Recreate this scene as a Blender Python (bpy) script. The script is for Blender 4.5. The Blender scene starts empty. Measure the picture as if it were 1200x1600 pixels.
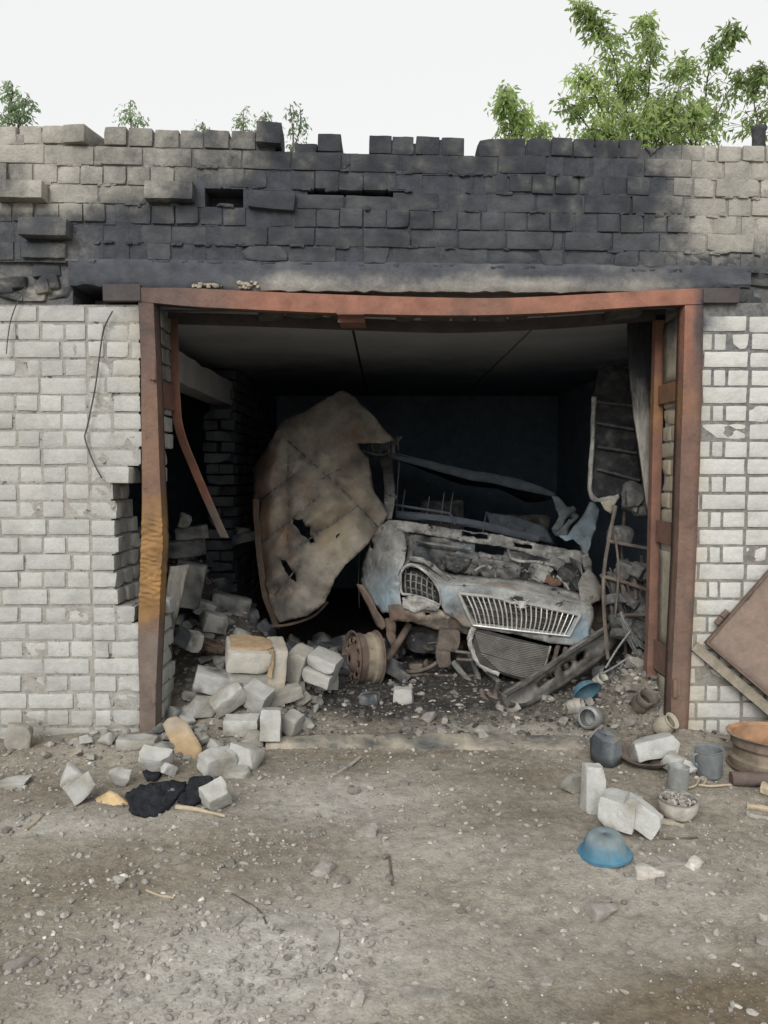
import bpy, bmesh, math, random
from mathutils import Vector, Matrix, Euler, noise
from mathutils.geometry import delaunay_2d_cdt
R = math.radians
S = bpy.context.scene
COL = S.collection

# ------------------------------------------------------------------ camera
CAM_Y, CAM_Z, PITCH, FPX = -4.25, 1.5, R(3.0), 1202.0
cam_d = bpy.data.cameras.new('camera')
cam_d.sensor_fit = 'VERTICAL'
cam_d.sensor_height = 36.0
cam_d.lens = 36.0 * FPX / 1600.0
cam_d.clip_end = 2000
cam = bpy.data.objects.new('camera', cam_d)
COL.objects.link(cam)
cam.location = (0, CAM_Y, CAM_Z)
cam.rotation_euler = (R(90) - PITCH, 0, 0)
S.camera = cam
# ------------------------------------------------------------------ light
SUN_EL, SUN_AZ = 33.0, 196.0          # azimuth clockwise from +Y (behind the camera, a touch to the left)
w = bpy.data.worlds.new('World')
S.world = w
w.use_nodes = True
nt = w.node_tree
nt.nodes.clear()
sky = nt.nodes.new('ShaderNodeTexSky')
sky.sky_type = 'NISHITA'
sky.sun_disc = False
sky.sun_elevation = R(SUN_EL)
sky.sun_rotation = R(SUN_AZ)
sky.dust_density = 4.0
sky.air_density = 1.3
hs = nt.nodes.new('ShaderNodeHueSaturation')
hs.inputs['Saturation'].default_value = 0.10
hs.inputs['Value'].default_value = 1.0
mixw = nt.nodes.new('ShaderNodeMixRGB')         # even overcast veil over the clear sky
mixw.inputs[0].default_value = 0.75
mixw.inputs[2].default_value = (9.6, 9.7, 9.6, 1)
bg = nt.nodes.new('ShaderNodeBackground')
bg.inputs['Strength'].default_value = 0.082
wo = nt.nodes.new('ShaderNodeOutputWorld')
nt.links.new(sky.outputs[0], hs.inputs['Color'])
nt.links.new(hs.outputs[0], mixw.inputs[1])
nt.links.new(mixw.outputs[0], bg.inputs['Color'])
nt.links.new(bg.outputs[0], wo.inputs['Surface'])
sun_d = bpy.data.lights.new('sun', 'SUN')
sun_d.energy = 1.7
sun_d.angle = R(35)
sun_d.color = (1.0, 0.965, 0.91)
sun = bpy.data.objects.new('sun', sun_d)
COL.objects.link(sun)
sd = Vector((math.sin(R(SUN_AZ)) * math.cos(R(SUN_EL)), math.cos(R(SUN_AZ)) * math.cos(R(SUN_EL)), math.sin(R(SUN_EL))))
sun.rotation_euler = sd.to_track_quat('Z', 'Y').to_euler()
sun.location = (0, -6, 9)
S.view_settings.view_transform = 'Standard'
S.view_settings.look = 'None'
S.view_settings.exposure = 0.45
S.view_settings.gamma = 1.0
S.cycles.max_bounces = 8
S.cycles.diffuse_bounces = 5
S.cycles.use_denoising = True

# ------------------------------------------------------------------ placing helpers
FW = Vector((0, math.cos(PITCH), -math.sin(PITCH)))
UP = Vector((0, math.sin(PITCH), math.cos(PITCH)))
CP = Vector((0, CAM_Y, CAM_Z))
def ray(px, py):
    return FW + Vector((1, 0, 0)) * ((px - 600) / FPX) + UP * ((800 - py) / FPX)
def P(px, py, Y):                      # point on the vertical plane at depth Y
    d = ray(px, py)
    return CP + d * ((Y - CAM_Y) / d.y)
def proj(v):
    d = Vector(v) - CP
    z = d.dot(FW)
    return 600 + d.x / z * FPX, 800 - d.dot(UP) / z * FPX
def sm(a, b, x):
    t = max(0.0, min(1.0, (x - a) / (b - a)))
    return t * t * (3 - 2 * t)
def n3(x, y, z=0.0):
    return noise.noise(Vector((x, y, z)))
def fbm(x, y, z=0.0, o=4):
    return noise.fractal(Vector((x, y, z)), 1.0, 2.0, o)
def gs(x, y, cx, cy, sx, sy):
    return math.exp(-((x - cx) / sx) ** 2 - ((y - cy) / sy) ** 2)
def ground_h(x, y):
    h = 0.016 * fbm(x * 1.3, y * 1.3, 3.1) + 0.010 * fbm(x * 6, y * 6, 7.7)
    m = 0.86 * gs(x, y, -1.75, 1.95, 0.55, 0.95) + 0.30 * gs(x, y, -1.05, 1.2, 0.5, 0.5)
    m += 0.17 * gs(x, y, -0.85, 0.55, 0.42, 0.45)
    m += 0.30 * gs(x, y, 1.70, 0.56, 0.24, 0.38) + 0.45 * gs(x, y, 2.1, 1.5, 0.33, 0.7)
    m += 0.05 * gs(x, y, -1.55, -0.18, 0.5, 0.22) + 0.045 * gs(x, y, 1.5, -0.18, 0.5, 0.25)
    m += 0.012 * gs(x, y, 0.3, 0.9, 1.3, 0.5)
    m *= 1 + 0.22 * fbm(x * 5, y * 5, 1.5)
    return h + m + 0.008 * fbm(x * 17, y * 17, 2.2) * (0.6 + sm(-0.6, 0.3, y))
def G(px, py, dz=0.0):                  # point on the ground surface
    d = ray(px, py)
    lo, hi = 0.5, 12.0
    t = lo
    prev = t
    while t < hi:
        p = CP + d * t
        if p.z < ground_h(p.x, p.y) + dz:
            break
        prev = t
        t += 0.03
    for _ in range(12):
        m = (prev + t) / 2
        p = CP + d * m
        if p.z < ground_h(p.x, p.y) + dz:
            t = m
        else:
            prev = m
    return CP + d * t
def zf(p, s=0.0):
    return Vector((p[0], p[1], ground_h(p[0], p[1]) + s))

# ------------------------------------------------------------------ mesh builder
class MB:
    def __init__(s):
        s.v, s.f, s.t = [], [], []
        s.smooth = True
    def add(s, vs, fs, tint=0.0):
        o = len(s.v)
        s.v += [Vector(v) for v in vs]
        s.t += [tint] * len(vs)
        s.f += [tuple(i + o for i in f) for f in fs]
        return o
    def build(s, name, material, parent=None, attrs=None, smooth=None, origin=None, sharp=38):
        off = origin if origin is not None else (parent.matrix_world.translation if parent else Vector((0, 0, 0)))
        if parent is not None:
            off = ORIG[parent.name]
        me = bpy.data.meshes.new(name)
        me.from_pydata([tuple(v - off) for v in s.v], [], s.f)
        me.update()
        if any(s.t):
            a = me.attributes.new('tint', 'FLOAT', 'POINT')
            a.data.foreach_set('value', s.t)
        for k, fn in (attrs or {}).items():
            a = me.attributes.new(k, 'FLOAT', 'POINT')
            a.data.foreach_set('value', [float(fn(v)) for v in s.v])
        sm_ = s.smooth if smooth is None else smooth
        me.polygons.foreach_set('use_smooth', [sm_] * len(me.polygons))
        me.materials.append(material)
        if sm_ and len(s.f) < 60000: me.set_sharp_from_angle(angle=R(sharp))
        o = bpy.data.objects.new(name, me)
        COL.objects.link(o)
        if parent is not None:
            o.parent = parent
            ORIG[o.name] = ORIG[parent.name]
        else:
            o.location = off
            ORIG[o.name] = Vector(off)
        return o
ORIG = {}
def empty(name, loc, label, cat, group=None):
    o = bpy.data.objects.new(name, None)
    COL.objects.link(o)
    o.empty_display_size = 0.1
    o.location = loc
    ORIG[o.name] = Vector(loc)
    tag(o, label, cat, group)
    return o
def tag(o, label=None, cat=None, group=None, kind=None):
    if label: o['label'] = label
    if cat: o['category'] = cat
    if group: o['group'] = group
    if kind: o['kind'] = kind
    return o
def copy_tree(o, parent=None):
    c = o.copy()
    COL.objects.link(c)
    if parent is not None: c.parent = parent
    for ch in list(o.children):
        copy_tree(ch, c)
    return c
def solid(o, t, off=-1.0):
    m = o.modifiers.new('thickness', 'SOLIDIFY')
    m.thickness = t
    m.offset = off
    return o
def bevel(o, wd=0.004, seg=2):
    m = o.modifiers.new('edge', 'BEVEL')
    m.width = wd
    m.segments = seg
    m.limit_method = 'ANGLE'
    return o

def pip(x, y, poly):
    c = False
    j = len(poly) - 1
    for i in range(len(poly)):
        xi, yi = poly[i]
        xj, yj = poly[j]
        if (yi > y) != (yj > y) and x < (xj - xi) * (y - yi) / (yj - yi) + xi:
            c = not c
        j = i
    return c
def densify(poly, step, closed=True):
    out = []
    n = len(poly)
    for i in range(n if closed else n - 1):
        a, b = poly[i], poly[(i + 1) % n]
        L = math.hypot(b[0] - a[0], b[1] - a[1])
        k = max(1, int(L / step))
        for j in range(k):
            t = j / k
            out.append((a[0] + (b[0] - a[0]) * t, a[1] + (b[1] - a[1]) * t))
    if not closed: out.append(poly[-1])
    return out
def cdt_mesh(outline, holes, step, jag=0.0, seed=0):
    rng = random.Random(seed)
    loops = [densify(outline, step)] + [densify(h, step * 0.8) for h in holes]
    if jag:
        loops = [[(x + rng.uniform(-jag, jag), y + rng.uniform(-jag, jag)) for x, y in l] for l in loops]
    pts, edges = [], []
    for l in loops:
        o = len(pts)
        pts += [Vector(p) for p in l]
        edges += [(o + i, o + (i + 1) % len(l)) for i in range(len(l))]
    xs = [p[0] for p in loops[0]]
    ys = [p[1] for p in loops[0]]
    nb = list(pts)
    y = min(ys)
    row = 0
    while y < max(ys):
        x = min(xs) + (step / 2 if row % 2 else 0)
        while x < max(xs):
            if pip(x, y, loops[0]) and not any(pip(x, y, h) for h in loops[1:]):
                if all((x - q[0]) ** 2 + (y - q[1]) ** 2 > (step * 0.55) ** 2 for q in nb):
                    pts.append(Vector((x + rng.uniform(-.1, .1) * step, y + rng.uniform(-.1, .1) * step)))
            x += step
        y += step * 0.87
        row += 1
    v, e, f = delaunay_2d_cdt(pts, edges, [], 0, 1e-5)[:3]
    vv = [(p[0], p[1]) for p in v]
    ff = []
    for t in f:
        cx = sum(vv[i][0] for i in t) / 3
        cy = sum(vv[i][1] for i in t) / 3
        if pip(cx, cy, loops[0]) and not any(pip(cx, cy, h) for h in loops[1:]):
            ff.append(tuple(t))
    used = sorted({i for t in ff for i in t})
    mp = {k: i for i, k in enumerate(used)}
    return [vv[k] for k in used], [tuple(mp[i] for i in t) for t in ff]
def sheet(name, outline, Yf, m, parent, thick=0.004, holes=(), step=10, amp=0.0, fr=8.0, seed=1, jag=0.0, attrs=None, origin=None, smooth=True):
    v, f = cdt_mesh(outline, holes, step, jag, seed)
    mb = MB()
    pts = []
    for x, y in v:
        Y = Yf(x, y) if callable(Yf) else Yf
        p = P(x, y, Y)
        if amp:
            p = p + Vector((0.25 * n3(p.x * fr, p.z * fr, seed + 40), fbm(p.x * fr, p.z * fr, seed * 3.3, 3), 0.25 * n3(p.x * fr, p.z * fr, seed + 70))) * amp
        pts.append(p)
    f = [t if (pts[t[1]] - pts[t[0]]).cross(pts[t[2]] - pts[t[0]]).y < 0 else t[::-1] for t in f]
    mb.add(pts, f)
    o = mb.build(name, m, parent, attrs, smooth, origin)
    if thick: solid(o, thick)
    return o
def spline(pts, k=6):
    pts = [Vector(p) for p in pts]
    if len(pts) < 3:
        return [pts[0].lerp(pts[-1], i / k) for i in range(k + 1)]
    out = []
    n = len(pts)
    for i in range(n - 1):
        p0, p1, p2, p3 = pts[max(i - 1, 0)], pts[i], pts[i + 1], pts[min(i + 2, n - 1)]
        for j in range(k):
            t = j / k
            out.append(0.5 * ((2 * p1) + (p2 - p0) * t + (2 * p0 - 5 * p1 + 4 * p2 - p3) * t * t + (3 * p1 - p0 - 3 * p2 + p3) * t ** 3))
    out.append(pts[-1])
    return out
def tube(mb, pts, r, n=8, r2=None, k=6, tint=0.0, cap=True, rough=0.0, seed=0):
    pts = spline(pts, k)
    N = len(pts)
    vs, fs = [], []
    up = Vector((0.13, 0.31, 0.94))
    for i, p in enumerate(pts):
        t = (pts[min(i + 1, N - 1)] - pts[max(i - 1, 0)]).normalized()
        a = t.cross(up)
        if a.length < 0.05: a = t.cross(Vector((1, 0, 0)))
        a.normalize()
        b = t.cross(a)
        rr = r if r2 is None else r + (r2 - r) * i / (N - 1)
        for j in range(n):
            an = 2 * math.pi * j / n
            q = rr
            if rough: q *= 1 + rough * n3(p.x * 30 + j * 1.7, p.z * 30 + seed, p.y * 30)
            vs.append(p + a * math.cos(an) * q + b * math.sin(an) * q)
    for i in range(N - 1):
        for j in range(n):
            fs.append((i * n + j, i * n + (j + 1) % n, (i + 1) * n + (j + 1) % n, (i + 1) * n + j))
    if cap:
        fs.append(tuple(range(n))[::-1])
        fs.append(tuple(range((N - 1) * n, N * n)))
    mb.add(vs, fs, tint)
def box(mb, c, s, rot=None, tint=0.0):
    M = rot if rot is not None else Matrix.Identity(3)
    vs = [Vector(c) + M @ Vector((x * s[0] / 2, y * s[1] / 2, z * s[2] / 2)) for z in (-1, 1) for y in (-1, 1) for x in (-1, 1)]
    mb.add(vs, [(0, 2, 3, 1), (4, 5, 7, 6), (0, 1, 5, 4), (2, 6, 7, 3), (0, 4, 6, 2), (1, 3, 7, 5)], tint)
def sweep(mb, path, prof, ax, ay, closed=True, tint=0.0, wob=0.0, seed=0):
    # constant cross-section carried along a path
    n = len(prof)
    vs, fs = [], []
    for p in path:
        for j, (a, b) in enumerate(prof):
            d = Vector((n3(p[0] * 7 + seed, p[1] * 7, p[2] * 7), n3(p[0] * 7, p[1] * 7 + seed + 9, p[2] * 7), 0)) * wob
            vs.append(Vector(p) + ax * a + ay * b + d)
    for i in range(len(path) - 1):
        for j in range(n if closed else n - 1):
            fs.append((i * n + j, i * n + (j + 1) % n, (i + 1) * n + (j + 1) % n, (i + 1) * n + j))
    if closed:
        fs.append(tuple(range(n))[::-1])
        fs.append(tuple(range((len(path) - 1) * n, len(path) * n)))
    mb.add(vs, fs, tint)
def lathe(mb, prof, n, M, tint=0.0, squash=None):
    # prof: (radius, height); M places it
    vs, fs = [], []
    for r, h in prof:
        for j in range(n):
            a = 2 * math.pi * j / n
            q = Vector((r * math.cos(a), r * math.sin(a), h))
            if squash: q = squash(q)
            vs.append(M @ q)
    for i in range(len(prof) - 1):
        for j in range(n):
            fs.append((i * n + j, i * n + (j + 1) % n, (i + 1) * n + (j + 1) % n, (i + 1) * n + j))
    mb.add(vs, fs, tint)
_topo = {}
def brick_pts(size, n=(6, 3, 4), r=0.007, rough=0.002, chips=(), seed=0, fr=14.0):
    key = n
    if key not in _topo:
        idx, order = {}, []
        for i in range(n[0] + 1):
            for j in range(n[1] + 1):
                for k in range(n[2] + 1):
                    if i in (0, n[0]) or j in (0, n[1]) or k in (0, n[2]):
                        idx[(i, j, k)] = len(order)
                        order.append((i, j, k))
        fs = []
        for a, b, c in ((0, 1, 2), (1, 2, 0), (2, 0, 1)):
            for side in (0, n[a]):
                for u in range(n[b]):
                    for v in range(n[c]):
                        q = []
                        for du, dv in ((0, 0), (1, 0), (1, 1), (0, 1)):
                            t = [0, 0, 0]
                            t[a], t[b], t[c] = side, u + du, v + dv
                            q.append(idx[tuple(t)])
                        fs.append(tuple(q) if side else tuple(q[::-1]))
        _topo[key] = (order, fs)
    order, fs = _topo[key]
    cs = []
    for a in range(3):
        L = size[a]
        m = n[a]
        if m >= 3:
            inner = [-L / 2 + r * 1.3 + (L - 2.6 * r) * q / (m - 2) for q in range(m - 1)]
            cs.append([-L / 2] + inner + [L / 2])
        else:
            cs.append([-L / 2 + L * q / m for q in range(m + 1)])
    out = []
    for i, j, k in order:
        p = Vector((cs[0][i], cs[1][j], cs[2][k]))
        e = [(i in (0, n[0])), (j in (0, n[1])), (k in (0, n[2]))]
        ne = sum(e)
        if ne >= 2:
            for a in range(3):
                if e[a]: p[a] -= math.copysign(r * (0.30 if ne == 2 else 0.45), p[a])
        for nn, d in chips:
            q = nn.dot(p) - d
            if q > 0: p = p - nn * q * 0.97
        s7 = seed * 7.31
        p = p + Vector((n3(p.x * fr + s7, p.y * fr, p.z * fr), n3(p.x * fr, p.y * fr + s7, p.z * fr + 5), n3(p.x * fr + 9, p.y * fr, p.z * fr + s7))) * rough \
            + Vector((n3(p.x * 60 + s7, p.y * 60, p.z * 60), n3(p.x * 60, p.y * 60 + s7, p.z * 60 + 5), n3(p.x * 60 + 9, p.y * 60, p.z * 60 + s7))) * rough * 0.5
        out.append(p)
    return out, fs
def chips(rng, size, k, depth):
    out = []
    for _ in range(k):
        s = Vector((rng.choice((-1, 1)), rng.choice((-1, 1)), rng.choice((-1, 1))))
        nn = Vector((s.x * rng.uniform(.2, 1), s.y * rng.uniform(.2, 1), s.z * rng.uniform(.2, 1))).normalized()
        ext = sum(abs(nn[a]) * size[a] / 2 for a in range(3))
        out.append((nn, ext - depth * rng.uniform(.4, 1)))
    return out

# ------------------------------------------------------------------ materials
def mat(name, cols, scale=6.0, rough=0.92, bump=0.35, bscale=60.0, tint=1.0, alts=(), metal=0.0, speck=None, stretch=(1, 1, 1), detail=8, fine=0.25, bd=0.004, wave=None, mid=.22, patch=()):
    m = bpy.data.materials.new(name)
    m.use_nodes = True
    t = m.node_tree
    N, L = t.nodes, t.links
    N.clear()
    out = N.new('ShaderNodeOutputMaterial')
    bs = N.new('ShaderNodeBsdfPrincipled')
    L.new(bs.outputs[0], out.inputs[0])
    tc = N.new('ShaderNodeTexCoord')
    mp = N.new('ShaderNodeMapping')
    mp.inputs['Scale'].default_value = stretch
    L.new(tc.outputs['Object'], mp.inputs[0])
    def nz(sc, det=6, ro=0.6, dist=0.0):
        q = N.new('ShaderNodeTexNoise')
        q.inputs['Scale'].default_value = sc
        q.inputs['Detail'].default_value = det
        q.inputs['Roughness'].default_value = ro
        q.inputs['Distortion'].default_value = dist
        L.new(mp.outputs[0], q.inputs['Vector'])
        return q.outputs['Fac']
    def math_(op, a, b=None):
        q = N.new('ShaderNodeMath')
        q.operation = op
        for i, x in enumerate((a, b)):
            if x is None: continue
            if isinstance(x, (int, float)): q.inputs[i].default_value = x
            else: L.new(x, q.inputs[i])
        return q.outputs[0]
    def mix(f, a, b):
        q = N.new('ShaderNodeMixRGB')
        for i, x in enumerate((f, a, b)):
            if isinstance(x, (int, float)): q.inputs[i].default_value = x
            elif isinstance(x, tuple): q.inputs[i].default_value = (*x, 1)
            else: L.new(x, q.inputs[i])
        return q.outputs[0]
    def ramp(f, stops):
        q = N.new('ShaderNodeValToRGB')
        el = q.color_ramp.elements
        while len(el) < len(stops): el.new(0.5)
        for e, (pos, c) in zip(el, stops):
            e.position = pos
            e.color = (*c, 1) if len(c) == 3 else c
        L.new(f, q.inputs[0])
        return q.outputs[0]
    n1 = nz(scale, detail, 0.62, 0.4)
    k = len(cols)
    stops = [(0.30 + 0.40 * i / max(1, k - 1), c) for i, c in enumerate(cols)] if k > 1 else [(0, cols[0]), (1, cols[0])]
    c = ramp(n1, stops)
    n2 = nz(bscale, 5, 0.65)
    fm = math_('ADD', math_('MULTIPLY', math_('SUBTRACT', n2, 0.5), fine * 2), 1.0)
    for (pc, ps, pt, pw) in patch:
        c = mix(ramp(nz(ps, 10, .68, .6), [(pt, (0, 0, 0)), (pt + pw, (1, 1, 1))]), c, pc)
    n3_ = nz(bscale / 3.6, 7, .68, .3)
    fm = math_('MULTIPLY', fm, math_('ADD', math_('MULTIPLY', math_('SUBTRACT', n3_, 0.5), mid * 3.2), 1.0))
    vm = N.new('ShaderNodeVectorMath'); vm.operation = 'SCALE'
    L.new(c, vm.inputs[0]); L.new(fm, vm.inputs['Scale'])
    c = vm.outputs[0]
    if tint:
        at = N.new('ShaderNodeAttribute'); at.attribute_name = 'tint'
        tm = math_('MAXIMUM', math_('ADD', math_('MULTIPLY', at.outputs['Fac'], tint), 1.0), 0.02)
        v2 = N.new('ShaderNodeVectorMath'); v2.operation = 'SCALE'
        L.new(c, v2.inputs[0]); L.new(tm, v2.inputs['Scale'])
        c = v2.outputs[0]
    if speck:
        c = mix(ramp(nz(speck[1], 3, 0.5), [(speck[2], (0, 0, 0)), (speck[2] + 0.04, (1, 1, 1))]), c, speck[0])
    for nm, col in alts:
        at = N.new('ShaderNodeAttribute'); at.attribute_name = nm
        f = math_('ADD', at.outputs['Fac'], math_('MULTIPLY', math_('SUBTRACT', nz(scale * 2.3, 8, 0.7), 0.5), math_('MULTIPLY', math_('MULTIPLY', at.outputs['Fac'], math_('SUBTRACT', 1.0, at.outputs['Fac'])), 6.0)))
        f2 = N.new('ShaderNodeClamp'); L.new(f, f2.inputs[0])
        ac = ramp(nz(scale * 1.7, 6, 0.6), [(0.3, tuple(x * 0.72 for x in col)), (0.7, tuple(min(1, x * 1.3) for x in col))])
        c = mix(f2.outputs[0], c, ac)
    L.new(c, bs.inputs['Base Color'])
    bs.inputs['Roughness'].default_value = rough
    bs.inputs['Metallic'].default_value = metal
    bs.inputs['Specular IOR Level'].default_value = 0.3
    if bump:
        b = N.new('ShaderNodeBump')
        b.inputs['Strength'].default_value = bump
        b.inputs['Distance'].default_value = bd * 2
        hh = math_('ADD', math_('ADD', math_('MULTIPLY', n2, .6), math_('MULTIPLY', n3_, 1.5)), math_('MULTIPLY', n1, 1.2))
        L.new(hh, b.inputs['Height'])
        L.new(b.outputs[0], bs.inputs['Normal'])
    return m
SOOT = (0.050, 0.056, 0.066)
M = {}
M['brick'] = mat('white_silicate_brick', [(.35, .352, .335), (.43, .432, .412), (.475, .477, .458)], 5, bump=.6, bscale=90, alts=[('dirt', (.27, .255, .22)), ('yellow', (.43, .36, .255)), ('soot', SOOT)], fine=.16, mid=.12, patch=[((.30, .29, .265), 7, .64, .05), ((.52, .515, .49), 9, .66, .06)])
M['brick_upper'] = mat('weathered_silicate_brick', [(.24, .228, .20), (.335, .32, .285), (.40, .385, .345)], 6, bump=.8, bscale=80, alts=[('soot', (.034, .038, .045)), ('ashy', (.074, .079, .088))], fine=.26, mid=.16, patch=[((.16, .15, .135), 8, .63, .06)])
M['mortar'] = mat('grey_mortar', [(.24, .23, .205), (.35, .34, .315)], 9, bump=1.0, bscale=70, alts=[('dirt', (.22, .21, .18)), ('soot', (.050, .055, .066))], fine=.3)
M['lintel'] = mat('sooty_concrete', [(.22, .21, .195), (.31, .295, .27)], 7, bump=.6, bscale=70, alts=[('soot', (.066, .071, .084))], fine=.3)
M['soot_slab'] = mat('sooty_slab_concrete', [(.38, .39, .41), (.50, .51, .525)], 1.5, bump=.2, bscale=30, fine=.1, mid=.12, alts=[('black', (.11, .14, .18)), ('ash', (.42, .43, .43))])
M['soot_brick'] = mat('soot_blackened_brick', [(.040, .048, .060), (.075, .084, .096), (.13, .135, .14)], 4, bump=.5, bscale=60)
M['rust_frame'] = mat('heat_rusted_steel', [(.095, .064, .055), (.155, .098, .078), (.19, .122, .097)], 5, rough=.85, bump=.6, bscale=55, alts=[('red', (.26, .122, .085)), ('orange', (.26, .150, .058)), ('grey', (.16, .135, .115)), ('soot', (.058, .057, .062))], fine=.28, patch=[((.055, .042, .040), 11, .64, .05)])
M['sheet'] = mat('burnt_sheet_steel', [(.14, .122, .103), (.255, .232, .197), (.36, .33, .285)], 3.4, rough=.75, bump=.4, bscale=40, alts=[('rust', (.19, .115, .07)), ('yellow', (.27, .22, .14)), ('soot', (.050, .050, .052))], fine=.22, metal=.1, patch=[((.07, .06, .05), 14, .65, .04), ((.33, .30, .25), 6, .64, .08)])
M['van'] = mat('burnt_van_body', [(.10, .10, .10), (.25, .25, .24), (.40, .40, .38)], 5.5, rough=.8, bump=.6, bscale=45, alts=[('blue', (.26, .345, .40)), ('rust', (.26, .175, .10)), ('soot', (.040, .042, .046))], fine=.4, mid=.3, detail=10, patch=[((.50, .49, .46), 8, .60, .04), ((.035, .035, .036), 9, .60, .03), ((.06, .055, .05), 28, .66, .03)])
M['van_dark'] = mat('charred_steel', [(.026, .028, .032), (.062, .063, .065), (.15, .145, .135)], 7, rough=.85, bump=.7, bscale=50, fine=.4, mid=.35, alts=[('rust', (.16, .095, .06)), ('ash', (.30, .30, .285))], patch=[((.26, .255, .24), 10, .64, .04)])
M['van_roof'] = mat('charred_roof_steel', [(.095, .115, .140), (.16, .185, .215)], 6, rough=.8, bump=.3, bscale=40, fine=.2)
M['aluminium'] = mat('scorched_aluminium', [(.13, .127, .12), (.33, .325, .31), (.52, .51, .48)], 9, rough=.7, bump=.8, bscale=50, metal=.2, fine=.4, mid=.35, patch=[((.06, .06, .06), 12, .62, .03)])
M['chrome'] = mat('dulled_chrome', [(.55, .54, .52), (.80, .79, .77)], 12, rough=.38, bump=.1, bscale=80, metal=.55, fine=.15)
M['steel_brown'] = mat('brown_scaled_steel', [(.065, .052, .045), (.125, .104, .088), (.19, .165, .14)], 8, rough=.85, bump=.5, bscale=60, fine=.3, mid=.3, alts=[('pale', (.36, .32, .25)), ('rust', (.19, .115, .08)), ('ash', (.25, .24, .22))])
M['rim'] = mat('rusty_wheel_steel', [(.095, .068, .056), (.15, .108, .085), (.20, .155, .125)], 6, rough=.8, bump=.5, bscale=50, fine=.3, mid=.28, alts=[('orange', (.36, .205, .11)), ('pale', (.31, .27, .20)), ('dark', (.055, .05, .047))])
M['rust_leaf'] = mat('rusty_door_leaf', [(.155, .122, .103), (.215, .165, .138), (.27, .20, .165)], 2.6, rough=.85, bump=.45, bscale=45, fine=.25, patch=[((.12, .095, .082), 5, .60, .1)])
M['leaf_frame'] = mat('rusty_angle_iron', [(.10, .072, .058), (.17, .125, .10)], 8, rough=.85, bump=.4, bscale=60)
M['bowl_blue'] = mat('faded_blue_plastic', [(.045, .135, .20), (.065, .19, .275)], 8, rough=.6, bump=.15, bscale=60, alts=[('dust', (.17, .21, .225))], fine=.12, mid=.18)
M['zinc'] = mat('dull_zinc', [(.26, .27, .27), (.42, .43, .42)], 10, rough=.6, bump=.3, bscale=50, metal=.35, alts=[('dark', (.06, .06, .06))])
M['blue_grey'] = mat('blue_grey_enamel', [(.12, .14, .155), (.20, .225, .24)], 10, rough=.6, bump=.25, bscale=50, alts=[('rust', (.24, .20, .14)), ('dark', (.045, .05, .06))])
M['enamel'] = mat('dirty_white_enamel', [(.34, .32, .28), (.56, .54, .49)], 9, rough=.55, bump=.3, bscale=50, alts=[('dark', (.06, .055, .05))])
M['wood_grey'] = mat('ashen_grey_wood', [(.20, .19, .165), (.33, .315, .28), (.40, .385, .34)], 9, bump=.5, bscale=60, stretch=(3, 3, .35), alts=[('soot', (.035, .037, .042))])
M['wood_pale'] = mat('pale_weathered_wood', [(.30, .25, .18), (.44, .37, .27)], 12, bump=.4, bscale=60)
M['board'] = mat('yellow_brown_board', [(.24, .165, .090), (.34, .245, .145), (.40, .31, .20)], 6, bump=.35, bscale=60, fine=.25, alts=[('grey', (.30, .27, .23))])
M['tile'] = mat('sandy_yellow_board', [(.46, .33, .17), (.56, .42, .24)], 8, bump=.3, bscale=60)
M['tar'] = mat('black_tar_felt', [(.012, .014, .019), (.032, .035, .043)], 14, rough=.9, bump=1.0, bscale=60, fine=.5, bd=.01)
M['clay'] = mat('ochre_clay_crust', [(.30, .21, .125), (.42, .315, .20)], 8, bump=.7, bscale=60)
M['plaster'] = mat('pale_plaster', [(.30, .27, .21), (.42, .38, .31)], 6, bump=.4, bscale=60, alts=[('soot', SOOT)])
M['stone'] = mat('rubble_stone', [(.24, .225, .20), (.35, .33, .30), (.44, .42, .385)], 12, bump=.6, bscale=80, fine=.25)
M['wire'] = mat('dark_wire', [(.05, .048, .047), (.10, .095, .09)], 20, bump=0)
M['char_black'] = mat('char_black', [(.012, .013, .016), (.028, .029, .032), (.06, .06, .06)], 8, bump=.6, bscale=50, fine=.3, mid=.3, alts=[('ash', (.24, .24, .23))])
M['bark'] = mat('bark', [(.07, .06, .045), (.14, .12, .09)], 12, bump=.6, bscale=40)
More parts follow.
